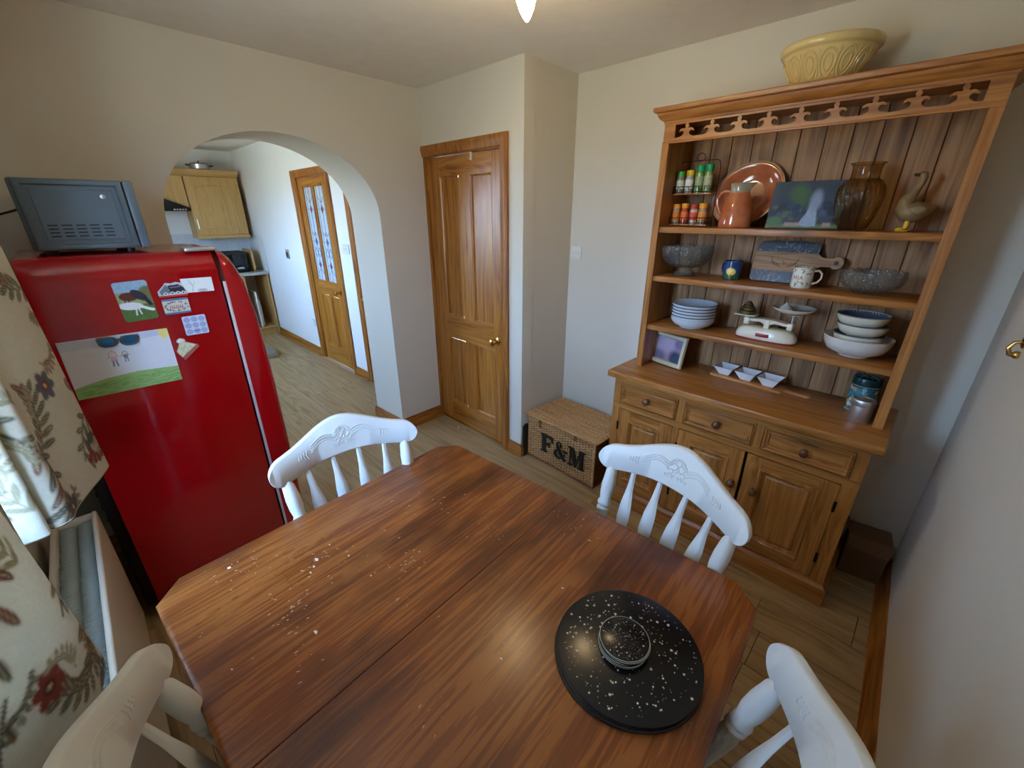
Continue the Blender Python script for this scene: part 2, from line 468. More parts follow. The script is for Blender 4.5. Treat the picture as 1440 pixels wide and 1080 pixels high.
O('ceiling', MB().box(-7.4, .5, -.62, 2.52, HC, HC + .1), CEIL, kind=ST)
# kitchen shell
KY = 1.865
wall_open('wall_kitchen_side', -7.4, -3.0, KY, KY + .12, HC + .01, [(-5.075, -4.335, 0, 1.985), (-3.885, -3.12, 0, 1.985)], KWALL)
O('wall_kitchen_end', MB().box(-7.37, -7.25, -.62, 2.0, 0, HC + .01), KWALL, kind=ST)
wall_open('wall_kitchen_window', -7.4, -3.0, -.62, -.36, HC + .01, [(-5.35, -3.95, 1.1, 2.08)], KWALL)
# floor with its planks
fl = O('floor', MB().box(-7.4, .5, -.62, 2.6, -.06, -.008), plain('floor_underlay', (70, 56, 40), .8), kind=ST)
fl['label'] = 'light oak laminate plank floor'
rnd = random.Random(8)
pw = .193
pm = {}
for r in range(17):
    y0 = -.5 + r * pw
    x = -7.35 - rnd.uniform(0, 1.1)
    while x < .45:
        a, b_ = max(x, -7.35), min(x + 1.285, .45)
        L = round(b_ - a, 3)
        if L > .02:
            if L not in pm:
                bm_ = MB().box(-L / 2, L / 2, -pw / 2 + .0009, pw / 2 - .0009, -.008, 0, b=.0012, seg=1)
                me = bpy.data.meshes.new('plank'); bm_.bm.to_mesh(me); bm_.bm.free(); me.materials.append(OAKF); pm[L] = me
            link('plank', pm[L], None, fl, ((a + b_) / 2, y0 + pw / 2, 0))
        x += 1.287
# doors
def pdoor(name, x0, x1, z1, yf, ax0, ax1, az1, yw, panels, arch_w=.068, knob=None, hinge_x=None, glazed=None, label=None, open_only=False):
    d = T(name, ((x0 + x1) / 2, yf, 0)); d['kind'] = ST
    if label: d['label'] = label
    # leaf: the solid parts between panels
    xs = sorted({p[0] for p in panels} | {p[1] for p in panels}); rows = sorted({(p[2], p[3]) for p in panels})
    t = .038
    def piece(nm, a, b, c, e, mat):
        mb = MB().box(a, b, yf, yf + t, c, e, b=.001, seg=1); O(nm, mb, mat, d, world_co=True)
    piece('stile', x0, xs[0], .008, z1, DOORW['z']); piece('stile', xs[-1], x1, .008, z1, DOORW['z'])
    zs = [.008] + [v for r_ in rows for v in r_] + [z1]
    for a, b in zip(zs[::2], zs[1::2]): piece('rail', xs[0], xs[-1], a, b, DOORW['x'])
    for zr in rows: piece('mullion', xs[1], xs[2], zr[0], zr[1], DOORW['z'])
    for p in panels:
        if glazed and p in glazed: continue
        mb = MB(); rect_rings(mb, p[0], p[1], p[2], p[3], [(0, yf + .0), (.004, yf + .001), (.009, yf + .007), (.013, yf + .009), (.0135, yf + .016), (.016, yf + .017)], cap_last=True)
        O('panel', mb, DOORW['z'], d, world_co=True)
    # architrave, moulded: profile swept up, over and down
    prof = [(0, 0), (0, -.018), (.012, -.022), (.03, -.02), (.045, -.014), (.06, -.013), (arch_w - .004, -.01), (arch_w, 0)]
    mb = MB()
    rings = []
    for o_, y_ in prof:   # o_ from the outer edge inwards
        rings.append([(ax0 + o_, yw + y_, 0), (ax0 + o_, yw + y_, az1 - o_), (ax1 - o_, yw + y_, az1 - o_), (ax1 - o_, yw + y_, 0)])
    mb.loft(rings, False, False)
    O('architrave', mb, TRIMW['z'], d, world_co=True)
    mb = MB().box(ax0 + arch_w - .012, x0 - .002, yw - .001, yf + t + .02, 0, az1 - .02).box(x1 + .002, ax1 - arch_w + .012, yw - .001, yf + t + .02, 0, az1 - .02)
    mb.box(ax0 + arch_w - .012, ax1 - arch_w + .012, yw - .001, yf + t + .02, z1 + .003, az1 - arch_w + .012)
    O('door_lining', mb, TRIMW['z'], d, world_co=True)
    if knob:
        kx, kz = knob
        mb = MB().lathe([(.027, 0), (.027, .004), (.012, .008), (.009, .03), (.012, .036), (.024, .046), (.028, .056), (.024, .066), (.012, .071), (0, .072)], (kx, yf, kz), 24, ax=(0, -1, 0))
        O('knob', mb, BRASS, d, world_co=True)
    if hinge_x is not None:
        for hz in (.25, 1.84):
            mb = MB().tube([(hinge_x, yf - .004, hz - .045), (hinge_x, yf - .004, hz + .045)], .005, 8).box(hinge_x - .004, hinge_x + .004, yf - .003, yf + .006, hz - .045, hz + .045)
            O('hinge', mb, BRASS, d, world_co=True)
    return d
d1 = pdoor('door_1', -2.765, -2.01, 1.998, 1.937, -2.85, -1.928, 2.073, 1.917,
           [(-2.635, -2.425, .91, 1.88), (-2.315, -2.1, .91, 1.88), (-2.635, -2.425, .18, .735), (-2.315, -2.1, .18, .735)],
           knob=(-2.062, .812), hinge_x=-2.768, label='pine four-panel cupboard door with brass knob')
m_ = MB().box(-2.285, -2.277, 1.925, 1.94, 1.955, 2.003, b=.001).tube([(-2.281, 1.93, 1.965), (-2.281, 1.918, 1.96), (-2.281, 1.915, 1.968)], .0025, 6)
O('coat_hook', m_, WHITEP, d1, world_co=True)
O('door_sill', MB().box(-2.77, -2.0, 1.925, 1.96, 0, .007, b=.002), BRASS, d1, world_co=True)
# glass door in the kitchen
gp = [(-4.92, -4.76, .955, 1.895), (-4.55, -4.39, .955, 1.895)]
gp = [(-4.955, -4.735, .955, 1.89), (-4.68, -4.455, .955, 1.89), (-4.955, -4.735, .2, .8), (-4.68, -4.455, .2, .8)]
d2 = pdoor('door_2', -5.072, -4.338, 1.98, KY + .012, -5.165, -4.25, 2.055, KY, gp, knob=(-4.405, .868), glazed=gp[:2], label='pine kitchen door with two leaded glass panes')
PANETINT = plain('pane_light_tint', (196, 208, 218), .12, var=.05, nscale=30, bumps=.3, bscale=60)  # opaque pale blue painted in place of light coming through the glass
LEAD = plain('lead', (96, 102, 110), .5, .3)
for p in gp[:2]:
    cx = (p[0] + p[1]) / 2; f = KY + .012
    pane = O('pane', MB().box(p[0] - .003, p[1] + .003, f + .014, f + .018, p[2] - .003, p[3] + .003), PANETINT, d2, world_co=True)
    mb = MB()
    y = f + .012
    def L_(*pts): mb.tube([(cx + a, y, c) for a, c in pts], .0019, 5)
    for dx in (-.075, 0, .075): L_((dx, p[2]), (dx, p[3]))
    for z in (1.12, 1.36, 1.68): L_((-.11, z), (.11, z))
    for z in (1.12, 1.36, 1.68):
        L_((0, z + .04), (.03, z), (0, z - .04), (-.03, z), (0, z + .04))
    L_((-.075, 1.46), (-.03, 1.42), (0, 1.46), (.03, 1.42), (.075, 1.46))
    L_((-.075, 1.02), (0, 1.08), (.075, 1.02)); L_((-.075, 1.8), (0, 1.74), (.075, 1.8))
    for sx in (-1, 1): L_((sx * .075, 1.24), (sx * .04, 1.3), (0, 1.24), (sx * .04, 1.2), (sx * .075, 1.24))
    c_ = O('lead_came', mb, LEAD, d2, world_co=True)
    for z, cc in ((1.68, 'b04a6a'), (1.36, '4a78b8'), (1.12, 'a04a78')):
        O('coloured_glass', MB().prism([(0, .03), (.022, 0), (0, -.03), (-.022, 0)], (cx, f + .014, z), (1, 0, 0), (0, 0, 1), (0, -.002, 0)),
          MATS.get('tint' + cc) or plain('tint' + cc, cc, .1), pane, world_co=True)
d3 = pdoor('door_3', -3.865, -3.13, 1.98, KY + .03, -3.962, -3.05, 2.055, KY,
           [(-3.76, -3.55, .91, 1.88), (-3.47, -3.25, .91, 1.88), (-3.76, -3.55, .18, .735), (-3.47, -3.25, .18, .735)], knob=(-3.825, .872), label='pine kitchen door half hidden behind the arch')
# skirting
def skirt(name, p0, p1, nrm, h=.092, t=.018, quad=True):
    p0, p1, n = Vector(p0 + (0,)), Vector(p1 + (0,)), Vector(nrm + (0,)).normalized()
    prof = [(0, 0), (t, 0), (t, h * .62), (t * .72, h * .7), (t * .6, h * .88), (t * .25, h), (0, h)]
    if quad: prof = [(0, 0), (t + .018, 0), (t + .016, .008), (t + .009, .015), (t, .018)] + prof[2:]
    rings = [[p + n * a + Vector((0, 0, b)) for a, b in prof] for p in (p0, p1)]
    O(name, MB().loft(rings, True, True), TRIMW['x'] if abs((p1 - p0).x) > abs((p1 - p0).y) else TRIMW['y'], kind=ST)
def sA(y): return C0 + dW * (y - 1.917)
J1 = sA(1.527); J2 = J1 + nA * .383
skirt('baseboard_arch', (J1.x, J1.y - .018), (C0.x + .003, 1.917), (1, .043))
skirt('baseboard_arch_left', (sA(-.36).x, -.36), (sA(.362).x, .362 + .018), (1, .043))
skirt('baseboard_jamb', (J1.x + .018, J1.y), (J2.x - .018, J2.y), (.043, -1), quad=False)
skirt('baseboard_kitchen_pier', (J2.x, J2.y - .018), (J2.x - .012, KY), (-1, 0), quad=False)
skirt('baseboard_cupboard', (-1.928, 1.917), (-1.81 + .018, 1.917), (0, -1), quad=False)
skirt('baseboard_cupboard_side', (-1.81, 1.90), (-1.829, 2.406), (1, .04), quad=False)
skirt('baseboard_back', (-1.829, 2.406), (rx(2.406), 2.406), (0, -1), quad=False)
skirt('baseboard_right', (rx(-.36), -.36), (rx(2.406), 2.406), (-1, -.043))
skirt('baseboard_window', (-2.68, -.36), (.33, -.36), (0, 1), quad=False)
skirt('baseboard_kitchen', (-6.65, KY), (-5.165, KY), (0, -1))
skirt('baseboard_kitchen_short', (-4.25, KY), (-3.962, KY), (0, -1))
# windows
def window(name, x0, x1, z0, z1, n, yo=-.56):
    w = T(name, ((x0 + x1) / 2, yo, z0)); w['kind'] = ST; w['label'] = 'white framed window'
    t = .055
    mb = MB().box(x0, x1, yo - .03, yo + .03, z0, z0 + t).box(x0, x1, yo - .03, yo + .03, z1 - t, z1)
    for i in range(n + 1):
        x = x0 + (x1 - x0 - t) * i / n; mb.box(x, x + t, yo - .03, yo + .03, z0 + t, z1 - t)
    O('window_frame', mb, WHITEP, w, world_co=True)
    for i in range(n):
        a = x0 + (x1 - x0 - t) * i / n + t; b = x0 + (x1 - x0 - t) * (i + 1) / n
        O('pane', MB().box(a, b, yo - .003, yo + .003, z0 + t, z1 - t), WPANE, w, world_co=True)
    O('window_sill', MB().box(x0 - .04, x1 + .04, yo + .03, -.33, z0 - .02, z0 + .002, b=.004), WHITEP, w, world_co=True)
    return w
window('window_1', -1.52, -.36, .93, 2.15, 2)
window('window_2', -5.35, -3.95, 1.1, 2.08, 2)

# ---------------------------------------------------------------- pine dresser
dr = T('dresser', (-.56, 2.18, 0), 0, 'tall pine dresser with open plate rack, fretwork cornice, three drawers and three cupboard doors', 'dresser')
def D(name, mb, m, parent=None, **k): return O(name, mb, m, parent or dr, world_co=True, **k)
BX0, BX1, BF, BK = -1.128, .008, 1.966, 2.40
# base carcass
D('plinth', MB().loft([[(BX0 - a, BF - a, z), (BX1 + a, BF - a, z), (BX1 + a, BK, z), (BX0 - a, BK, z)] for a, z in ((.02, 0), (.02, .082), (.016, .09), (.008, .096), (.004, .104), (0, .105))]), PINE['x'])
D('side_panel', MB().box(BX0, BX0 + .025, BF + .02, BK, .105, .80), PINE['z'])
D('side_panel', MB().box(BX1 - .025, BX1, BF + .02, BK, .105, .80), PINE['z'])
D('back_panel', MB().box(BX0 + .025, BX1 - .025, BK - .012, BK, .105, .80), PINE['z'])
D('worktop', MB().box(-1.16, .042, 1.925, BK, .803, .84, b=.007, seg=3), PINE['x'])
DX = [(-1.088, -.757), (-.722, -.392), (-.362, -.03)]
OX = [(-1.085, -.768), (-.735, -.412), (-.403, -.045)]
D('face_frame', MB().box(BX0, BX1, BF, BF + .02, .772, .803), PINE['x'])
D('face_frame', MB().box(BX0, BX1, BF, BF + .02, .618, .652), PINE['x'])
for a, b in ((BX0, DX[0][0]), (DX[0][1], DX[1][0]), (DX[1][1], DX[2][0]), (DX[2][1], BX1)): D('frame_stile', MB().box(a, b, BF, BF + .02, .652, .772), PINE['z'])
for a, b in ((BX0, OX[0][0]), (OX[0][1], OX[1][0]), (OX[2][1], BX1)): D('frame_stile', MB().box(a, b, BF, BF + .02, .105, .618), PINE['z'])
def knob(par, x, z, r=.019, y=BF):
    O('knob', MB().lathe([(.014, -.002), (.013, .004), (.008, .008), (.008, .014), (r * .8, .02), (r, .027), (r * .9, .034), (r * .5, .039), (0, .04)], (x, y, z), 20, ax=(0, -1, 0)), KNOBW, par, world_co=True)
for a, b in DX:
    g = .003
    dd = D('drawer', MB().box(a + g, b - g, BF - .001, BF + .018, .652 + g, .772 - g, b=.001, seg=1).box(a + .02, b - .02, BF + .018, BK - .08, .665, .75), PINE['x'])
    mb = MB(); rect_rings(mb, a + .008, b - .008, .66, .764, [(0, BF), (.001, BF - .009), (.005, BF - .013), (.010, BF - .009), (.013, BF - .004), (.018, BF - .006), (.022, BF - .003), (.0225, BF - .0005)])
    O('moulding', mb, PINE['x'], dd, world_co=True)
    knob(dd, (a + b) / 2, .71, y=BF)
for i, (a, b) in enumerate(OX):
    dd = T('door', ((a + b) / 2, BF, .36)); dd.parent = dr; dd.location = Vector(((a + b) / 2, BF, .36)) - dr.location
    z0, z1, g, w = .112, .612, .002, .068
    O('stile', MB().box(a + g, a + w, BF - .001, BF + .019, z0, z1, b=.001, seg=1), PINE['z'], dd, world_co=True)
    O('stile', MB().box(b - w, b - g, BF - .001, BF + .019, z0, z1, b=.001, seg=1), PINE['z'], dd, world_co=True)
    O('rail', MB().box(a + w, b - w, BF - .001, BF + .019, z0, z0 + .06, b=.001, seg=1), PINE['x'], dd, world_co=True)
    O('rail', MB().box(a + w, b - w, BF - .001, BF + .019, z1 - .06, z1, b=.001, seg=1), PINE['x'], dd, world_co=True)
    mb = MB(); rect_rings(mb, a + w - .006, b - w + .006, z0 + .054, z1 - .054, [(0, BF - .001), (.002, BF - .006), (.008, BF - .008), (.012, BF - .004), (.016, BF - .003), (.019, BF + .006), (.022, BF + .008), (.03, BF + .009), (.036, BF + .003), (.04, BF + .002)], cap_last=True)
    O('panel', mb, PINE['z'], dd, world_co=True)
    kx = (a + .062) if i == 2 else (b - .028)
    knob(dd, kx, .435)
    hx = b if i == 2 else a
    for hz in (.23, .507):
        O('hinge', MB().tube([(hx, BF - .003, hz - .025), (hx, BF - .003, hz + .025)], .004, 8).box(hx - .006, hx + .006, BF - .003, BF + .001, hz - .025, hz + .025), IRON, dd, world_co=True)
# rack
RX0, RX1, RF = -1.088, .012, 2.115
for xx, s in ((RX0, 1), (RX1, -1)):
    D('rack_side', MB().box(min(xx, xx + s * .03), max(xx, xx + s * .03), RF, 2.40, .84, 2.045, b=.001, seg=1), PINE['z'])
    D('rack_stile', MB().box(min(xx, xx + s * .034), max(xx, xx + s * .034), RF - .01, RF, .84, 1.95, b=.001, seg=1), PINE['z'])
nb = 11; bw = (RX1 - RX0 - .06) / nb
for i in range(nb):
    a = RX0 + .03 + i * bw
    mb = MB().loft([[(a + .0004, 2.388, z), (a + .0028, 2.383, z), (a + bw - .0028, 2.383, z), (a + bw - .0004, 2.388, z), (a + bw - .0004, 2.396, z), (a + .0004, 2.396, z)] for z in (.842, 2.05)])
    D('back_board', mb, PINEB['z'])
D('rack_backing', MB().box(RX0 + .03, RX1 - .03, 2.396, 2.40, .842, 2.045), PINEB['z'])
for z in (1.583, 1.343, 1.083):
    D('shelf', MB().box(RX0 + .03, RX1 - .03, 2.118, 2.383, z - .028, z, b=.004), PINE['x'])
D('rack_top', MB().box(RX0 + .03, RX1 - .03, RF, 2.40, 2.045, 2.06), PINE['x'])
# fretwork head board
mb = MB(); y0, dy = RF - .002, .018
def hp(poly): mb.prism(poly, (0, y0, 0), (1, 0, 0), (0, 0, 1), (0, dy, 0))
SL0, SL1, SZ0, SZ1 = -1.035, -.041, 1.97, 2.023
hp([(RX0, 1.95), (RX1, 1.95), (RX1, SZ0), (RX0, SZ0)]); hp([(RX0, SZ1), (RX1, SZ1), (RX1, 2.045), (RX0, 2.045)])
hp([(RX0, SZ0), (SL0, SZ0), (SL0, SZ1), (RX0, SZ1)]); hp([(SL1, SZ0), (RX1, SZ0), (RX1, SZ1), (SL1, SZ1)])
half = [(.036, 0), (.026, .002), (.018, .007), (.0135, .013), (.0135, .019), (.0165, .0235), (.022, .025), (.027, .0235), (.0315, .020), (.0335, .0225), (.032, .028), (.026, .033), (.018, .0345), (.010, .033), (.0055, .036), (.0085, .042), (.0085, .046), (.005, .051), (.003, .053)]
for k in range(9):
    cx = -.981 + .1114 * k
    for s in (-1, 1):
        pl = [(cx, SZ0)] + [(cx + s * a, SZ0 + b) for a, b in half] + [(cx, SZ1)]
        hp(pl if s > 0 else pl[::-1])
D('fretwork_board', mb, PINE['x'], angle=30)
D('bead', MB().box(RX0, RX1, RF - .012, RF, 1.947, 1.956, b=.003), PINE['x'])
cp = [(0, 2.03), (.004, 2.033), (.006, 2.04), (.016, 2.046), (.024, 2.055), (.03, 2.066), (.032, 2.072), (.042, 2.076), (.045, 2.082), (.045, 2.092), (.042, 2.095), (-.06, 2.095)]
def cr(a, z): return [(RX0 - a, 2.40, z), (RX0 - a, RF - a, z), (RX1 + a, RF - a, z), (RX1 + a, 2.40, z)]
D('cornice', MB().loft([cr(a, z) for a, z in cp], False, False).box(RX0, RX1, RF, 2.40, 2.06, 2.0945), PINE['x'])

# ---------------------------------------------------------------- dining table
MAHOG = {}
def table_mat():
    m, nt, b = base_mat('table_mahogany', .3, coat=.25, coat_r=.2)
    v = coords(nt, (90, 4, 90)); n = N(nt, 'ShaderNodeTexNoise', i_Scale=1.2, i_Detail=7.0, i_Distortion=.5); nt.links.new(v, n.inputs['Vector'])
    v2 = coords(nt, (14, 1.3, 14)); n2 = N(nt, 'ShaderNodeTexNoise', i_Scale=1.0, i_Detail=5.0, i_Distortion=1.2); nt.links.new(v2, n2.inputs['Vector'])
    v3 = coords(nt, (1.4, .8, 1)); n3 = N(nt, 'ShaderNodeTexNoise', i_Scale=3.2, i_Detail=3.0); nt.links.new(v3, n3.inputs['Vector'])
    a = N(nt, 'ShaderNodeMath', operation='MULTIPLY_ADD'); nt.links.new(n2.outputs['Fac'], a.inputs[0]); a.inputs[1].default_value = .9; nt.links.new(n.outputs['Fac'], a.inputs[2])
    c = ramp(nt, a.outputs[0], [(.6, lin('56290e')), (.85, lin('763b14')), (1.0, lin('86471a')), (1.15, lin('945624'))])
    st = ramp(nt, n3.outputs['Fac'], [(.36, lin('8c7c78')), (.52, (1, 1, 1)), (.7, (1, 1, 1))])
    c = mix(nt, .75, c, st, 'MULTIPLY')
    # pale scuffs and dried drips: small flecks gathered in patches
    vs = coords(nt, (150, 60, 60)); f = N(nt, 'ShaderNodeTexNoise', i_Scale=1.0, i_Detail=2.0); nt.links.new(vs, f.inputs['Vector'])
    vp = coords(nt); p = N(nt, 'ShaderNodeTexNoise', i_Scale=7.0, i_Detail=1.0); nt.links.new(vp, p.inputs['Vector'])
    f1 = ramp(nt, f.outputs['Fac'], [(.68, (0, 0, 0)), (.72, (1, 1, 1))]); p1 = ramp(nt, p.outputs['Fac'], [(.58, (0, 0, 0)), (.66, (1, 1, 1))])
    s = mix(nt, 1.0, f1, p1, 'MULTIPLY')
    sc = N(nt, 'ShaderNodeMath', operation='MULTIPLY'); nt.links.new(s, sc.inputs[0]); sc.inputs[1].default_value = .6
    c = mix(nt, sc.outputs[0], c, lin('d8b490') + (1,))
    nt.links.new(c, b.inputs['Base Color'])
    rr = ramp(nt, n3.outputs['Fac'], [(.3, (.42,) * 3), (.7, (.26,) * 3)]); nt.links.new(rr, b.inputs['Roughness'])
    bump(nt, b, n.outputs['Fac'], .06, .001)
    return m
TABM = table_mat()
tb = T('dining_table', (-.655, .457, 0), R(4.288), 'reddish brown wooden dining table with clipped corners and a centre seam', 'table')
TW, TL, TC = 1.2, 1.02, .062
def leaf(side):
    x1 = TW / 2; c = TC
    P0 = [(.0012, -TL / 2), (x1 - c, -TL / 2), (x1, -TL / 2 + c), (x1, TL / 2 - c), (x1 - c, TL / 2), (.0012, TL / 2)]
    def off(d):
        out = []; n = len(P0)
        k = d * math.tan(R(22.5))
        out = [(.0012, -TL / 2 + d), (x1 - c - k, -TL / 2 + d), (x1 - d, -TL / 2 + c + k), (x1 - d, TL / 2 - c - k), (x1 - c - k, TL / 2 - d), (.0012, TL / 2 - d)]
        return out
    prof = [(.02, .718), (.008, .72), (.003, .726), (.002, .733), (.006, .736), (.0065, .7385), (.001, .741), (0, .7435), (.0015, .7465), (.005, .7485), (.010, .7495), (.014, .75)]
    rings = [[(side * x, y, z) for x, y in off(d)] for d, z in prof]
    return MB().loft(rings)
for s in (-1, 1): O('table_leaf', leaf(s), TABM, tb, angle=50)
ap = MB().box(-.5, .5, -.43, -.408, .63, .719).box(-.5, .5, .408, .43, .63, .719).box(-.5, -.478, -.408, .408, .63, .719).box(.478, .5, -.408, .408, .63, .719)
O('apron', ap, TABM, tb)
for sx in (-1, 1):
    for sy in (-1, 1):
        O('leg', MB().lathe([(.02, 0), (.028, .03), (.02, .06), (.026, .2), (.036, .42), (.03, .5), (.04, .53), (.03, .56), (.038, .58), (.038, .63)], (sx * .485, sy * .412, 0), 20).box(sx * .485 - .036, sx * .485 + .036, sy * .412 - .036, sy * .412 + .036, .62, .719), TABM, tb)
SPOT = plain('dried_paint', (222, 200, 178), .6, var=.05)
mb = MB()
rs = random.Random(3)
tinv = parent_world(tb).inverted()
for x, y, r in ((-1.02, .25, .006), (-1.0, .235, .004), (-.985, .22, .003), (-.86, .33, .003), (-.3, .74, .005), (-.52, .85, .003), (-.47, .66, .003), (-1.16, .07, .006), (-.80, .16, .005), (-.45, .42, .003), (-.84, .0, .0025), (-.97, .32, .003), (-1.05, .3, .003)):
    q = tinv @ Vector((x, y, 0))
    n = 9; ph = rs.random() * 6
    mb.prism([(r * (1 + .35 * math.sin(2 * a + ph)) * math.cos(a), r * .7 * (1 + .3 * math.cos(3 * a + ph)) * math.sin(a)) for a in [2 * PI * k / n for k in range(n)]], (q.x, q.y, .75), (1, 0, 0), (0, 1, 0), (0, 0, .0003))
for i in range(130):
    cx, cy, sp = rs.choice([(-.97, .2, .05), (-.9, .15, .03), (-.83, .42, .03), (-.84, .45, .02), (-.78, .1, .03), (-1.0, .3, .04), (-.95, .62, .08), (-1.13, .1, .03), (-.6, .86, .03)])
    q = tinv @ Vector((rs.gauss(cx, sp), rs.gauss(cy, sp), 0)); a = rs.uniform(.9, 1.6); l = rs.uniform(.0008, .004)
    w = .0005
    u = Vector((math.cos(a), math.sin(a), 0)); mb.prism([(-l, -w), (l, -w), (l, w), (-l, w)], (q.x, q.y, .75), u, (-u.y, u.x, 0), (0, 0, .0002))
O('scuff_marks', mb, SPOT, tb, kind='stuff')

# ---------------------------------------------------------------- placemats and coasters
GOLDS = plain('star_print', (196, 196, 180), .5, .2)
MATB = plain('black_lacquer', (17, 19, 23), .22, var=.1)
def starry(o, r, z, n, par, s0, s1, seed, rmin=0):
    mb = MB(); rs = random.Random(seed)
    for i in range(n):
        rr = math.sqrt(rs.uniform((rmin / r) ** 2, 1)) * r * .95; a = rs.uniform(0, 2 * PI); s = s0 + (s1 - s0) * rs.random() ** 3; ph = rs.uniform(0, 6)
        k = 5 if s > s0 + (s1 - s0) * .22 else 3
        pts = [((s if j % 2 == 0 else s * .42) * math.cos(ph + PI * j / k), (s if j % 2 == 0 else s * .42) * math.sin(ph + PI * j / k)) for j in range(2 * k)]
        mb.prism(pts, (rr * math.cos(a), rr * math.sin(a), z), (1, 0, 0), (0, 1, 0), (0, 0, .0002))
    O('star_print', mb, GOLDS, par, kind='stuff')
mats = ['topmost round black placemat with gold star print', 'second round black placemat, under the top one', 'third round black placemat down the stack', 'lowest round black placemat, lying on the table top']
pc = (-.260, .623)
for i in range(4):
    z = .7505 + i * .0046; k = 3 - i
    dx, dy = [(0, 0), (-.003, -.002), (.002, -.004), (-.004, -.006)][k]
    t = T('placemat', (pc[0] + dx, pc[1] + dy, z), .3 * i, mats[k], 'placemat', 'stack of starry placemats')
    O('mat_board', MB().lathe([(0, 0), (.150, 0), (.1530, .0008), (.1535, .0022), (.1530, .0038), (.1515, .0044), (0, .0044)], seg=72), MATB, t)
    if i == 3: starry(t, .15, .0044, 330, t, .0010, .0042, 5)
cpos = (-.2705, .6205)
cl = ['topmost black starry coaster in the middle of the placemats', 'second black coaster in the small stack', 'third black coaster in the small stack', 'fourth black coaster in the small stack', 'fifth black coaster in the small stack', 'lowest black coaster, resting on the top placemat']
for i in range(6):
    z = .7505 + 4 * .0046 + .0003 + i * .0042; k = 5 - i
    t = T('coaster', (cpos[0] + random.uniform(-.002, .002), cpos[1] + random.uniform(-.002, .002), z), i, cl[k], 'coaster', 'stack of starry coasters')
    O('coaster_board', MB().lathe([(0, 0), (.052, 0), (.0533, .001), (.0536, .002), (.0530, .0034), (.0520, .004), (0, .004)], seg=48), MATB, t)
    O('rim', MB().lathe([(.0520, .0037), (.0531, .0033), (.0532, .0038), (.0521, .0042)], seg=48, cap=False), GOLDS, t)
    if i == 5: starry(t, .051, .0041, 170, t, .0006, .0022, 9)

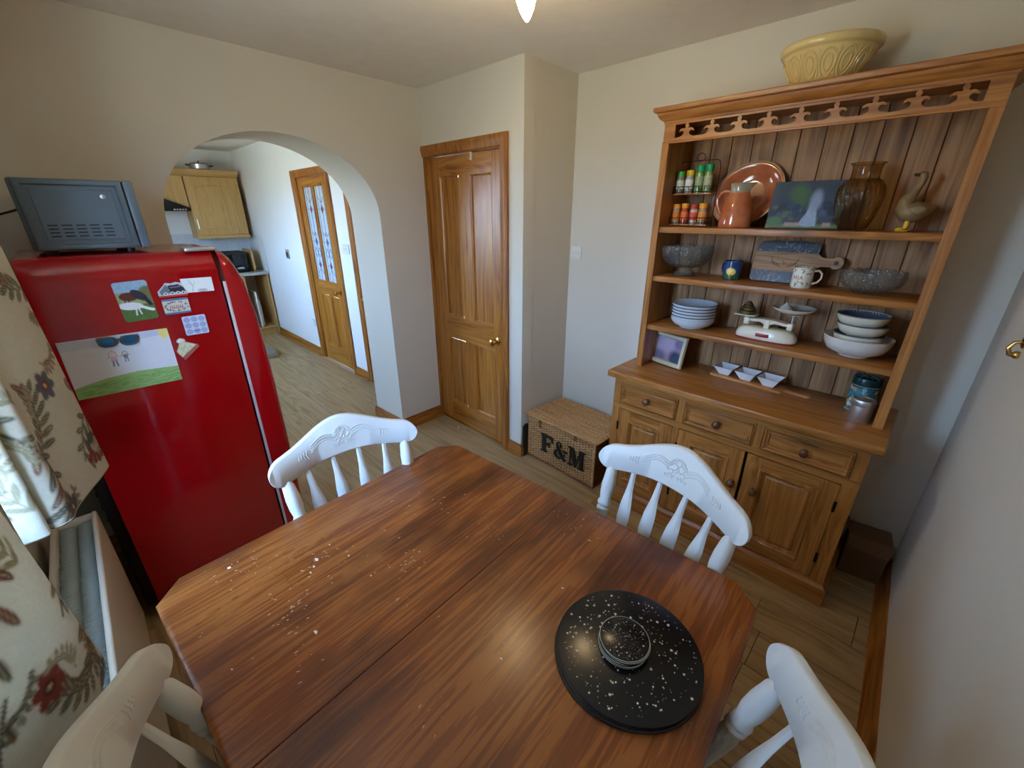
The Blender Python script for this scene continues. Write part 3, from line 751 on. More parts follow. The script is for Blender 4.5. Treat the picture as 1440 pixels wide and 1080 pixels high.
# ---------------------------------------------------------------- chairs
def crest_c(x, W=.258):
    a = abs(x) / W
    zc = .868 + .047 * (.5 + .5 * math.cos(PI * min(1, a * 1.02)))
    xe = W - .043
    h = .042 - .001 * math.sin(PI * min(1, a)) ** 2 + .024 * math.exp(-(a / .5) ** 2)
    if abs(x) > xe: h = (.042 + .024 * math.exp(-(a / .5) ** 2)) * math.sqrt(max(0, 1 - ((abs(x) - xe) / .0432) ** 2))
    return zc, h
def crest_y(x, z): return -.165 - .058 * (1 - (x / .258) ** 2) - (z - .45) * .25
def make_chair(label):
    t = T('dining_chair', (0, 0, 0), 0, label, 'chair', 'white painted dining chairs round the table')
    xs = [-.258 + .0006] + [.258 * math.sin(PI / 2 * k / 24) for k in range(-23, 24)] + [.258 - .0006]
    rings = []
    for x in xs:
        zc, h = crest_c(x); h = max(h, .002); th = .011; e = min(.004, h * .5)
        pr = [(-th, -h + e), (-th, h - e), (-th + e, h), (th - e, h), (th, h - e), (th, -h + e), (th - e, -h), (-th + e, -h)]
        rings.append([(x * (1 + .0), crest_y(x, zc + b) + a, zc + b) for a, b in pr])
    cr_ = O('crest_rail', MB().loft(rings), CHAIRP, t, angle=50)
    # carved crest: raised scroll lines on the front
    mb = MB()
    def cl_(pts, r=.002):
        q = []
        for x, dz in pts:
            z = crest_c(x)[0] + dz; q.append((x, crest_y(x, z) + .0115, z))
        mb.tube(q, r, 5)
    cz = .0
    for rr in (.03, .0255): cl_([(rr * math.cos(a), rr * .95 * math.sin(a) + .004) for a in [PI * (.0 + 1.0 * k / 14) for k in range(15)]])
    for rr, ox, oz in ((.010, -.012, .004), (.010, .012, .004), (.009, 0, .018), (.006, 0, -.005), (.007, -.02, -.012), (.007, .02, -.012)):
        cl_([(ox + rr * math.cos(a), oz + rr * math.sin(a)) for a in [2 * PI * k / 12 for k in range(11)]], .0017)
    for s in (-1, 1):
        for k in range(4):
            cl_([(s * (.028 + .085 * u), -.012 + .007 * k + .016 * math.sin(PI * u * 1.1) * (1 if k < 2 else .7) + .012 * u) for u in [j / 8 for j in range(9)]], .0017)
        for k in range(4): cl_([(s * (.125 + .009 * k), -.016 + .004 * k), (s * (.131 + .009 * k), .0), (s * (.128 + .009 * k), .012)], .0017)
        for k in range(3): cl_([(s * (.006 + .012 * k), -.022), (s * (.010 + .012 * k), -.033), (s * (.014 + .012 * k), -.023)], .0011)
    O('carving', mb, CHAIRP, cr_)
    # back posts
    for s in (-1, 1):
        x0, x1 = s * .178, s * .211
        z1 = crest_c(x1)[0] - .034; z0 = .452
        prof = [(.014, 0), (.018, .05), (.0145, .1), (.0155, .2), (.021, .42), (.022, .52), (.019, .585), (.023, .60), (.023, .615), (.019, .63), (.0235, .65), (.0235, .665), (.0185, .69), (.0225, .76), (.023, .84), (.019, .95), (.0105, 1.0)]
        pts = []; rad = []
        for r_, u in prof:
            z = z0 + (z1 - z0) * u; x = x0 + (x1 - x0) * u
            pts.append((x, -.165 - (z - .45) * .25 - .021 * u, z)); rad.append(r_)
        O('back_post', MB().tube(pts, rad, 16), CHAIRP, t, angle=50)
    # flat arrow spindles
    for k in range(4):
        x0 = -.108 + .072 * k; x1 = x0 * 1.28
        zt = crest_c(x1)[0] - crest_c(x1)[1] + .004
        rings = []
        for u, w in ((0, .008), (.12, .011), (.25, .0085), (.36, .012), (.46, .018), (.58, .0245), (.70, .0215), (.84, .0125), (1.0, .0085)):
            z = .455 + (zt - .455) * u; x = x0 + (x1 - x0) * u
            y = (-.165 - .015 - (.058 * (1 - (x1 / .258) ** 2) - .015) * u) - (z - .45) * .25
            d = .0055
            rings.append([(x - w, y - d * .3, z), (x - w * .6, y + d, z), (x + w * .6, y + d, z), (x + w, y - d * .3, z), (x + w * .6, y - d, z), (x - w * .6, y - d, z)])
        O('spindle', MB().loft(rings), CHAIRP, t, angle=50)
    # seat
    rings = []
    for zz, k in ((.423, .93), (.43, .98), (.44, 1.0), (.449, .985), (.454, .94), (.452, .8), (.449, .5)):
        ring = []
        for i in range(40):
            a = 2 * PI * i / 40; c, s = math.cos(a), math.sin(a)
            x = .205 * k * math.copysign(abs(c) ** .6, c); y = .178 * k * math.copysign(abs(s) ** .6, s)
            ring.append((x * (1 + .06 * (y / .19)), y - .005, zz))
        rings.append(ring)
    O('seat', MB().loft(rings), CHAIRP, t, angle=40)
    legp = [(.012, 0), (.015, .04), (.013, .1), (.017, .25), (.021, .45), (.018, .55), (.023, .58), (.023, .61), (.017, .64), (.022, .75), (.02, .9), (.014, 1.0)]
    ends = []
    for sx, sy in ((-1, 1), (1, 1), (-1, -1), (1, -1)):
        a = Vector((sx * .2, sy * .185 - .0, 0)); b = Vector((sx * .15, sy * .14, .43))
        O('leg', MB().tube([a.lerp(b, u) for _, u in legp], [r_ for r_, _ in legp], 14), CHAIRP, t, angle=50); ends.append(a.lerp(b, .42))
    for a, b in ((0, 2), (1, 3)): O('stretcher', MB().tube([ends[a].lerp(ends[b], u) for u in (0, .2, .5, .8, 1)], [.007, .009, .013, .009, .007], 10), CHAIRP, t)
    O('stretcher', MB().tube([((ends[0] + ends[2]) / 2).lerp((ends[1] + ends[3]) / 2, u) for u in (0, .2, .5, .8, 1)], [.007, .009, .013, .009, .007], 10), CHAIRP, t)
    return t
chA = make_chair('white dining chair with carved crest rail, between the red fridge and the table')
chA.location = (-1.032, .478, 0); chA.rotation_euler = (0, 0, R(-94.7))
copy_tree(chA, (-.459, .812, 0), R(170.7), 'white dining chair with carved crest rail, in front of the pine dresser')
copy_tree(chA, (-.226, .44, 0), R(104), 'white dining chair beside the right wall, cut off by the bottom right corner')
copy_tree(chA, (-.58, .145, 0), R(-8), 'white dining chair beside the radiator and curtain, cut off by the bottom left corner')

# ---------------------------------------------------------------- red fridge and what is on it
fr = T('fridge', (-2.32, .17, 0), 0, 'tall glossy red retro fridge with rounded edges standing by the arch', 'fridge')
def F(name, mb, m, parent=None, **k): return O(name, mb, m, parent or fr, world_co=True, **k)
FX0, FX1, FZ = -2.62, -2.02, 1.515
def fr_ring(y, z0, z1, ins=0, rt=.075, rb=.02):
    pts = []
    x0, x1, a, b = FX0 + ins, FX1 - ins, z0 + ins, z1 - ins
    for cx, cz, r, a0 in ((x1 - rb, a + rb, rb, -90), (x1 - rt, b - rt, rt, 0), (x0 + rt, b - rt, rt, 90), (x0 + rb, a + rb, rb, 180)):
        for k in range(9):
            t = R(a0 + 90 * k / 8); pts.append((cx + r * math.cos(t), y, cz + r * math.sin(t)))
    return pts
F('cabinet', MB().loft([fr_ring(-.146, .04, FZ, .006), fr_ring(-.142, .04, FZ, 0), fr_ring(.382, .04, FZ, 0), fr_ring(.386, .04, FZ, .004)]), RED, angle=45)
F('gasket', MB().loft([fr_ring(.386, .045, FZ - .012, .014, .06), fr_ring(.402, .045, FZ - .012, .014, .06)]), plain('gasket_dark', (66, 16, 18), .5))
# bowed door: cross sections in yz swept over x with rounded sides
dp = [(.402, .05), (.49, .05), (.503, .08), (.505, .6), (.503, 1.0), (.492, 1.25), (.473, 1.40), (.452, 1.465), (.43, 1.500), (.415, 1.511), (.402, 1.513)]
rings = []
for x, k in ((FX0, .72), (FX0 + .006, .86), (FX0 + .02, .95), (FX0 + .05, .99), (FX0 + .1, 1.0), (FX1 - .1, 1.0), (FX1 - .05, .99), (FX1 - .02, .95), (FX1 - .006, .86), (FX1, .72)):
    e = min(x - FX0, FX1 - x); dz = .075 - math.sqrt(max(0, .075 ** 2 - max(0, .075 - e) ** 2)) if e < .075 else 0
    rings.append([(x, .402 + (y - .402) * k, z - (dz if z > 1.3 else 0) * (1 if z > 1.45 else .4)) for y, z in dp])
F('door', MB().loft(rings), RED, angle=60)
F('edge_highlight', MB().box(FX1 - .004, FX1 + .004, .392, .403, .08, 1.395, b=.002), plain('highlight_pale', (214, 186, 190), .3, .3))  # pale strip standing in for the highlight along the door edge
F('door_handle', MB().tube([(FX0 + .07, .50, 1.18), (FX0 + .07, .545, 1.17), (FX0 + .07, .548, .93), (FX0 + .07, .50, .92)], .012, 12), STEEL)
F('hinge_cap', MB().box(-2.12, -2.04, .30, .40, FZ - .004, FZ + .010, b=.005), STEEL)
F('rear_panel', MB().box(FX0 + .03, FX1 - .03, -.185, -.146, .06, 1.46, b=.006), BLACKM)
mb = MB()
for i in range(14): mb.tube([(FX0 + .08, -.19, .5 + i * .06), (FX1 - .08, -.19, .5 + i * .06)], .003, 5)
F('condenser_wire', mb, BLACKM, kind='stuff')
for x in (FX0 + .06, FX1 - .06):
    for y in (-.1, .36): F('foot', MB().lathe([(.02, 0), (.02, .03), (.012, .045)], (x, y, 0), 14), BLACKM)
FS = FX1 + .0005
def on_fridge(name, ras, y0, z1, label, cat, tilt=0, thick=.0012, m=PRINT, inside=None, step=.0015, loc_x=FS, group=None):
    o = T(name, (loc_x, y0, z1), 0, label, cat, group)
    c, s = math.cos(R(tilt)), math.sin(R(tilt))
    # raster x runs along +y, raster y runs down
    flat_print('card', ras, (thick, 0, 0), (0, c, s), (0, s, -c), m, o, thick, step, inside)
    return o
# child's drawing, A4
r = Ras(.297, .208, (226, 226, 236), 700)
for i in range(26):
    y = .004 + i * .0012; r.line([(0, y + .004 * math.sin(i)), (.1, y), (.2, y * .8), (.297, y * .5 + .002)], .001, (160, 184, 222), .45)
r.ell(.283, .006, .016, .03, (232, 216, 130), soft=.1)
r.poly([(0, .208), (0, .168), (.03, .16), (.09, .148), (.18, .142), (.24, .146), (.297, .15), (.297, .208)], (140, 178, 90), .9)
rg = random.Random(6)
for i in range(420):
    x = rg.uniform(0, .297); y = rg.uniform(.150 + abs(x - .2) * .1, .205); r.line([(x, y), (x + rg.uniform(.01, .03), y - rg.uniform(-.001, .004))], .0009, rg.choice([(86, 140, 50), (110, 160, 70), (168, 196, 120), (70, 118, 44)]), .8)
def person(x, y, s, hair, top, legs):
    r.line([(x - .011 * s, y + .012 * s), (x - .009 * s, y - .004 * s), (x, y - .012 * s), (x + .009 * s, y - .004 * s), (x + .011 * s, y + .012 * s)], .0016, hair)
    r.ell(x, y, .006 * s, .007 * s, (228, 200, 196)); r.poly([(x - .007 * s, y + .008 * s), (x + .007 * s, y + .008 * s), (x + .009 * s, y + .026 * s), (x - .009 * s, y + .026 * s)], top, .8)
    for q in (-1, 1):
        r.line([(x + q * .007 * s, y + .010 * s), (x + q * .020 * s, y + .012 * s)], .0018 * s, top); r.line([(x + q * .004 * s, y + .026 * s), (x + q * .006 * s, y + .044 * s)], .0042 * s, legs)
person(.125, .066, 1, (120, 80, 70), (206, 160, 176), (84, 108, 170)); person(.158, .068, .72, (90, 90, 90), (60, 66, 80), (80, 110, 160))
r.line([(.055, .06), (.062, .057), (.07, .06), (.078, .057)], .001, (170, 160, 170), .6)
dw = on_fridge('drawing', r, -.122, 1.247, "child's drawing of two people on green grass, stuck to the fridge side", 'drawing', -.5, .0005, step=.0012)
# horses photo
r = Ras(.096, .140, (150, 180, 206), 900)
r.rect(0, .096, .036, .14, (150, 158, 110)); r.ell(.09, .05, .03, .03, (110, 110, 70), soft=.3); r.rect(0, .096, .082, .14, (84, 110, 58)); r.noise(.25, .002, 3)
r.ell(.033, .052, .026, .015, (92, 44, 36), .1); r.ell(.062, .050, .026, .014, (48, 42, 56), .75); r.line([(.075, .06), (.086, .085)], .012, (40, 36, 48)); r.line([(.02, .06), (.018, .08)], .004, (80, 40, 34)); r.line([(.03, .06), (.03, .08)], .004, (80, 40, 34))
r.ell(.03, .085, .034, .0135, (226, 226, 232), .1); r.line([(.055, .088), (.078, .102), (.088, .106)], .010, (230, 230, 236)); r.line([(.042, .092), (.038, .118)], .0045, (226, 226, 230)); r.line([(.048, .092), (.052, .116)], .0045, (220, 220, 226))
rc = .007
def rounded(w, h, rc):
    def f(u, v):
        x = np.minimum(u * w, w - u * w); y = np.minimum(v * h, h - v * h)
        return ~((x < rc) & (y < rc) & (np.hypot(rc - x, rc - y) > rc + .0003))
    return f
hp_ = on_fridge('photo_magnet', r, .063, 1.423, 'photo magnet of a brown and a white horse grazing, upper middle of the fridge side', 'magnet', 2, .0015, PRINTG, rounded(.096, .14, .007))
# white landscape card, and the cut-out carriage magnet
r = Ras(.100, .053, (228, 228, 226), 900)
r.line([(.03, .05), (.034, .03), (.028, .012), (.022, .006)], .0012, (110, 110, 120)); r.line([(.034, .03), (.042, .014)], .001, (120, 120, 130)); r.line([(.03, .02), (.02, .018)], .0008, (130, 130, 140))
r.ell(.062, .047, .016, .006, (176, 176, 180), soft=.3)
on_fridge('sketch_magnet', r, .258, 1.418, 'white magnet card with a faint tree sketch, top right by the fridge door', 'magnet', -1, .0012)
r = Ras(.088, .052, (196, 200, 206), 900)
r.poly([(0, .03), (.028, 0), (.074, .004), (.088, .04), (.088, .043), (0, .046)], (186, 190, 198)); r.poly([(.006, .03), (.028, .006), (.034, .014), (.036, .038), (.008, .042)], (108, 116, 126)); r.poly([(.034, .010), (.066, .008), (.08, .02), (.084, .036), (.036, .036)], (48, 48, 58))
for x in (.022, .042, .060, .076): r.ell(x, .039, .006, .006, (222, 222, 226)); r.ell(x, .039, .003, .003, (60, 60, 70))
r.line([(.04, .018), (.07, .016)], .002, (150, 154, 170)); r.rect(0, .088, .045, .052, (196, 60, 50))
def poly_in(pts, w, h):
    def f(u, v):
        x, y = u * w, v * h; ins = np.zeros(x.shape, bool)
        for i in range(len(pts)):
            (x0, y0), (x1, y1) = pts[i], pts[(i + 1) % len(pts)]
            if y0 == y1: continue
            ins ^= ((y0 > y) != (y1 > y)) & (x < (x1 - x0) * (y - y0) / (y1 - y0) + x0)
        return ins
    return f
on_fridge('carriage_magnet', r, .181, 1.4085, 'cut-out magnet shaped like a dark train wagon above a red stripe', 'magnet', 0, .003, PRINTG, poly_in([(-.001, .03), (.028, -.001), (.045, .002), (.06, -.001), (.076, .003), (.0885, .038), (.0885, .053), (-.001, .053)], .088, .052))
r = Ras(.080, .057, (206, 200, 186), 900)
r.rect(0, .08, 0, .007, (92, 110, 150)); r.rect(0, .08, .050, .057, (92, 110, 150))
for i in range(60):
    a = 2 * PI * i / 60; rg = random.Random(i); r.ell(.04 + .034 * math.cos(a) + rg.uniform(-.003, .003), .0285 + .016 * math.sin(a) + rg.uniform(-.002, .002), .0022, .0022, rg.choice([(80, 90, 130), (110, 60, 50), (120, 130, 90), (220, 216, 206)]))
for i, x in enumerate((.02, .026, .032, .039, .045, .051, .057)):
    r.line([(x, .0335), (x + .001, .025)], .0022, (176, 30, 44)); r.line([(x, .0335), (x + .004, .0325)], .0014, (176, 30, 44))
r.line([(.018, .038), (.06, .036)], .0012, (90, 60, 60))
on_fridge('sign_magnet', r, .184, 1.3495, 'rectangular magnet with red lettering in a patterned border, below the wagon magnet', 'magnet', 0, .003, PRINTG)
r = Ras(.076, .074, (196, 202, 224), 900)
for i in range(3):
    for j in range(3):
        cx, cy = .0145 + .0235 * i, .014 + .023 * j
        r.ell(cx, cy, .0095, .0095, (110, 118, 170)); r.ell(cx, cy, .007, .007, (178, 186, 214)); r.ell(cx, cy, .005, .005, (104, 112, 160))
        for k in range(8): r.line([(cx, cy), (cx + .009 * math.cos(k * PI / 4), cy + .009 * math.sin(k * PI / 4))], .0007, (200, 206, 226))
r.line([(.027, .061), (.032, .057), (.038, .061), (.044, .057), (.049, .060)], .0022, (50, 52, 90))
on_fridge('tile_magnet', r, .227, 1.278, 'square magnet of blue and white tiles, right of centre on the fridge side', 'magnet', 0, .003, PRINTG, rounded(.076, .074, .003))
hat = T('figure_magnet', (FS, .182, 1.112), 0, 'small irregular relief magnet of a bonnet figure with a lettered base', 'magnet')
O('relief', MB().prism([(.0, .037), (.018, .0), (.076, .046), (.070, .052), (.05, .062), (.036, .070), (.034, .082), (.022, .087), (.012, .083), (.014, .066), (.008, .05)], (0, 0, 0), (0, 1, 0), (0, 0, 1), (.006, 0, 0)), plain('relief_cream', (206, 198, 166), .5, var=.3, nscale=120), hat)
O('base_strip', MB().prism([(.018, .0), (.076, .046), (.070, .056), (.012, .012)], (.006, 0, 0), (0, 1, 0), (0, 0, 1), (.003, 0, 0)), plain('relief_brick', (158, 84, 70), .5, var=.25, nscale=160), hat)
O('bonnet', MB().sphere((.006, .022, .076), .012, (.5, 1.2, .8), 12), plain('relief_white', (214, 210, 204), .5), hat)
sg = T('sunglasses_magnet', (FX1 + .001, .031, 1.2255), 0, 'sunglasses with blue mirrored lenses clipped over the top of the drawing', 'sunglasses')
sg.rotation_euler = (R(-3), 0, 0)
SGF = plain('tortoise_frame', (74, 66, 62), .35); SGL = plain('mirror_lens', (30, 120, 175), .12, .7, coat=.5)
def lens_y(a): c = math.cos(a); return .0225 * math.copysign(abs(c) ** .7, c) * (1 + .10 * math.sin(a))
def lens_z(a): c = math.sin(a); return .0155 * math.copysign(abs(c) ** .75, c) - .001
mb = MB()
for s in (-1, 1):
    ring = [(.010, s * .029 + lens_y(a), lens_z(a)) for a in [2 * PI * k / 32 for k in range(32)]]
    mb.tube(ring, .0036, 8, closed=True)
    mb.tube([(.010, s * .008, .0125), (.010, s * .03, .0145), (.010, s * .055, .0145)], [.003, .0036, .003], 7)
mb.tube([(.010, -.006, .005), (.012, 0, .008), (.010, .006, .005)], .0024, 7)
for s in (-1, 1): mb.tube([(.009, s * .052, .009), (.004, s * .057, .008), (.001, s * .054, .004)], .002, 6)
O('frame', mb, SGF, sg)
for s in (-1, 1): O('lens', MB().loft([[(.009, s * .029 + lens_y(a), lens_z(a)) for a in [2 * PI * k / 32 for k in range(32)]], [(.0105, s * .029 + lens_y(a) * .97, lens_z(a) * .97) for a in [2 * PI * k / 32 for k in range(32)]], [(.0115, s * .029 + lens_y(a) * .4, lens_z(a) * .4) for a in [2 * PI * k / 32 for k in range(32)]]]), SGL, sg)
# microwave
mw = T('microwave', (-2.34, .06, 1.516), 0, 'grey blue microwave oven with a vented side, standing on the red fridge', 'microwave')
def M_(name, mb, m, **k): return O(name, mb, m, mw, world_co=True, **k)
MX0, MX1, MY0, MY1, MZ0, MZ1 = -2.56, -2.11, -.088, .185, 1.53, 1.752
M_('body', MB().box(MX0, MX1 - .012, MY0, MY1, MZ0, MZ1, b=.008), GREYMW)
mb = MB()
def yring(ins, x, sk=0): return [(x, MY0 + ins + .01, MZ0 + ins), (x, MY1 - ins, MZ0 + ins), (x, MY1 - ins, MZ1 - ins), (x, MY0 + ins + .01, MZ1 - ins)]
mb.loft([yring(.0, MX1 - .013), yring(.002, MX1 - .002), yring(.004, MX1), yring(.017, MX1), yring(.021, MX1 - .007), yring(.030, MX1 - .007), yring(.034, MX1 - .003)], True, False)._faces(yring(.034, MX1 - .003), [(0, 1, 2, 3)])
M_('side_panel', mb, GREYMW, angle=60)
DK = plain('vent_dark', (30, 36, 44), .6)
mb = MB()
for i in range(5):
    for j in range(4):
        y = -.034 + i * .034; z = 1.612 - j * .0115 - i * .0
        mb.box(MX1 - .0034, MX1 - .0022, y, y + .024, z - .0042, z, b=0)
M_('vents', mb, DK)
M_('screw', MB().lathe([(.0075, 0), (.0075, .002), (.003, .003), (0, .003)], (MX1 - .003, .126, 1.700), 14, ax=(1, 0, 0)), STEEL)
M_('door', MB().box(MX0, MX1 - .002, MY1 + .002, MY1 + .03, MZ0 - .002, MZ1, b=.006), GREYMW)
M_('door_window', MB().box(MX0 + .03, MX1 - .13, MY1 + .03, MY1 + .032, MZ0 + .03, MZ1 - .03), BLACKG)
for x in (MX0 + .05, MX1 - .05):
    for y in (MY0 + .04, MY1 - .03): M_('foot', MB().lathe([(.016, 0), (.016, .014)], (x, y, 1.516), 14), BLACKM)
cd = O('power_cable', MB().tube([(-2.5, -.10, 1.66), (-2.5, -.16, 1.64), (-2.5, -.19, 1.6), (-2.5, -.2, 1.2), (-2.49, -.22, .6)], .004, 8), BLACKM)
cd['label'] = 'black power cable hanging behind the microwave and fridge'; cd['category'] = 'cable'

# ---------------------------------------------------------------- radiator
rd = T('radiator', (-1.3, -.3, 0), 0, 'cream double panel radiator under the window with grey fins inside', 'radiator')
def A_(name, mb, m, **k): return O(name, mb, m, rd, world_co=True, **k)
QX0, QX1, QZ0, QZ1 = -1.99, -.55, .09, .625
for y0, y1 in ((-.212, -.196), (-.318, -.302)):
    A_('panel', MB().box(QX0, QX1, y0, y1, QZ0, QZ1, b=.007, seg=3), RADP)
mb = MB()
for y, s in ((-.214, -1), (-.300, 1)):
    pts = []; n = 280
    for i in range(n + 1):
        x = QX0 + .02 + (QX1 - QX0 - .04) * i / n; k = i % 4
        pts.append((x, y + s * (.004 if k in (0, 1) else .038)))
    for (xa, ya), (xb, yb) in zip(pts[:-1], pts[1:]):
        mb._faces([(xa, ya, QZ0 + .03), (xb, yb, QZ0 + .03), (xb, yb, QZ1 - .02), (xa, ya, QZ1 - .02)], [(0, 1, 2, 3)])
o = A_('convector_fins', mb, FIN, kind='stuff'); solid(o, .0034, 0)
A_('end_bar', MB().box(QX0 + .002, QX0 + .02, -.302, -.212, QZ1 - .035, QZ1 - .004, b=.002), RADP)
A_('end_bar', MB().box(QX1 - .02, QX1 - .002, -.302, -.212, QZ1 - .035, QZ1 - .004, b=.002), RADP)
A_('pipe', MB().tube([(QX0 + .03, -.257, .12), (QX0 + .0, -.257, .11), (QX0 - .02, -.257, .1), (QX0 - .02, -.257, 0)], .0075, 10), RADP)
A_('pipe', MB().tube([(QX1 - .03, -.257, .12), (QX1 + .0, -.257, .11), (QX1 + .02, -.257, .1), (QX1 + .02, -.257, 0)], .0075, 10), RADP)
A_('bracket', MB().box(-1.7, -1.66, -.359, -.316, .2, .56).box(-.9, -.86, -.359, -.316, .2, .56), RADP)

# ---------------------------------------------------------------- curtains
TS = .62
cr_ = Ras(TS, TS, (208, 202, 184), 480); cr_.wrap = True
GB, TN, RD_, BL = (98, 98, 84), (150, 140, 112), (138, 74, 66), (104, 116, 128)
def leaf_(x, y, a, l, w, c, v=(190, 184, 158)):
    cr_.ell(x + math.cos(a) * l / 2, y + math.sin(a) * l / 2, l / 2, w / 2, c, a)
    cr_.line([(x + math.cos(a) * l * .1, y + math.sin(a) * l * .1), (x + math.cos(a) * l * .85, y + math.sin(a) * l * .85)], .0016, v)
def curve(p0, p1, p2, w, c, n=14):
    pts = [((1 - t) ** 2 * p0[0] + 2 * t * (1 - t) * p1[0] + t * t * p2[0], (1 - t) ** 2 * p0[1] + 2 * t * (1 - t) * p1[1] + t * t * p2[1]) for t in [i / n for i in range(n + 1)]]
    cr_.line(pts, w, c); return pts
def fan(x, y, a, s, c1, c2):
    for k in range(7):
        b = a + (k - 3) * .38; cr_.ell(x + math.cos(b) * s * .55, y + math.sin(b) * s * .55, s * .42, s * .15, c1, b)
        cr_.ell(x + math.cos(b) * s * .9, y + math.sin(b) * s * .9, s * .17, s * .16, c1)
    cr_.ell(x + math.cos(a) * s * .3, y + math.sin(a) * s * .3, s * .42, s * .36, (206, 196, 170), a)
    for k in range(6):
        b = a + (k - 2.5) * .3; cr_.line([(x, y), (x + math.cos(b) * s * .62, y + math.sin(b) * s * .62)], .0018, c2); cr_.ell(x + math.cos(b) * s * .62, y + math.sin(b) * s * .62, .004, .004, c2)
    cr_.ell(x - math.cos(a) * s * .05, y - math.sin(a) * s * .05, s * .2, s * .42, c2, a)
def rosette(x, y, s, c1, c2):
    for k in range(6):
        b = k * PI / 3 + x * 9; cr_.ell(x + math.cos(b) * s * .55, y + math.sin(b) * s * .55, s * .45, s * .32, c1, b)
    cr_.ell(x, y, s * .35, s * .35, c2); cr_.ell(x, y, s * .15, s * .15, (206, 190, 150))
def bud(x, y, a, s, c1):
    cr_.ell(x, y, s, s * .62, c1, a)
    for k in (-1, 0, 1): cr_.line([(x - math.cos(a) * s, y - math.sin(a) * s), (x + math.cos(a + k * .5) * s * .9, y + math.sin(a + k * .5) * s * .9)], .002, (196, 160, 140))
for (p0, p1, p2, w) in (((.05, .02), (.30, .12), (.12, .34), .007), ((.12, .34), (-.02, .52), (.2, .64), .007), ((.35, .0), (.52, .18), (.34, .32), .006), ((.34, .32), (.18, .46), (.42, .62), .007), ((.30, .40), (.5, .36), (.56, .50), .005), ((.16, .12), (.26, .18), (.30, .08), .004), ((.08, .42), (.0, .36), (.02, .28), .004), ((.45, .1), (.56, .12), (.58, .03), .004)):
    pts = curve(p0, p1, p2, w, GB); curve((p0[0] + .008, p0[1]), (p1[0] + .008, p1[1]), (p2[0] + .008, p2[1]), w * .35, TN)
    for i in range(1, 14):
        (x0, y0), (x1, y1) = pts[i - 1], pts[i]; a = math.atan2(y1 - y0, x1 - x0)
        sd = 1 if i % 2 else -1
        leaf_(x1, y1, a + sd * .8, .044 + .014 * math.sin(i * 3 + p0[0] * 20), .015, random.choice([GB, GB, (120, 112, 92), (126, 92, 78)]))
for i in range(9):
    t = i / 8; x, y = .22 + .10 * t, .50 - .20 * t
    for s_ in (-1, 1): leaf_(x, y, math.atan2(-.2, .1) + s_ * .6, .045, .011, TN, (176, 168, 140))
cr_.line([(.22, .50), (.34, .27)], .003, TN)
fan(.18, .24, -1.2, .062, BL, RD_); fan(.50, .47, 1.9, .06, RD_, GB); fan(.42, .20, -2.3, .052, (118, 108, 108), RD_)
rosette(.06, .55, .034, (110, 100, 104), GB); rosette(.30, .06, .032, RD_, (90, 60, 60)); rosette(.57, .30, .034, (104, 108, 118), RD_)
for x, y, a in ((.05, .16, 1.2), (.09, .12, .6), (.11, .17, 1.8), (.26, .40, .4), (.48, .33, 2.0), (.02, .29, -1.5), (.585, .05, -1.4), (.40, .55, .8), (.36, .50, 2.2)): bud(x, y, a, .020, random.choice([(132, 84, 84), (126, 78, 70), (110, 90, 100)]))
rs = random.Random(21)
for k in range(17):
    x, y, a = rs.uniform(0, TS), rs.uniform(0, TS), rs.uniform(0, 6.28); l = rs.uniform(.05, .085)
    pts = [(x + l * t * math.cos(a + t * 1.1), y + l * t * math.sin(a + t * 1.1)) for t in [j / 6 for j in range(7)]]
    c_ = rs.choice([GB, TN, (112, 104, 88), (126, 92, 78)]); cr_.line(pts, .0034, c_)
    for j in range(1, 7):
        px_, py_ = pts[j]
        for s_ in (-1, 1): leaf_(px_, py_, a + j * .18 + s_ * .85, .026 - j * .0018, .0095, c_)
cr_.noise(.06, .003, 2)
def curtain(name, label, path, ztop, zbot, folds, flat, seed, off):
    """path: list of (x_top, y_top, x_bot, y_bot) control points along the width"""
    cps = np.array(path, float); k = len(cps) - 1
    def P(u, v):
        t = u * k; i = np.clip(t.astype(int), 0, k - 1); f = t - i
        f = f * f * (3 - 2 * f) if False else f
        # Catmull-Rom through the control points
        g = lambda j: cps[np.clip(j, 0, k)]
        a, b, c, d = g(i - 1), g(i), g(i + 1), g(i + 2); f = f[:, None]
        q = .5 * ((2 * b) + (-a + c) * f + (2 * a - 5 * b + 4 * c - d) * f ** 2 + (-a + 3 * b - 3 * c + d) * f ** 3)
        w = (1 - v) # v=0 bottom
        x = q[:, 0] * v + q[:, 2] * w; y = q[:, 1] * v + q[:, 3] * w
        y = y + folds * .2 * np.sin(u * 21 + seed) * (.4 + .6 * v)
        return x, y, zbot + (ztop - zbot) * v
    # arc length of the bottom edge for the print
    uu = np.linspace(0, 1, 300); X = np.stack(P(uu, np.zeros(300))[:2], 1); L = np.concatenate([[0], np.cumsum(np.hypot(*np.diff(X, axis=0).T))])
    H = ztop - zbot
    UV = lambda u, v: (np.interp(u, uu, L) * .8 + off[0], (1 - v) * H * .8 + off[1])
    t = T(name, (float(cps[:, 0].mean()), -.3, ztop), 0, label, 'curtain', 'floral curtains at the window')
    me = grid_mesh('drape', P, int(L[-1] / .004), int(H / .005), cr_, UV)
    me.transform(Matrix.Translation(-Vector(t.location)))
    o = link('drape', me, FABRIC, t); solid(o, .003)
    # hem band and header tape
    hm = [(x, y, zbot + .004) for x, y in X[::3]]
    O('hem', MB().tube(hm, .0035, 6), plain('hem_thread', (196, 188, 164), .9), t, world_co=True)
    return t
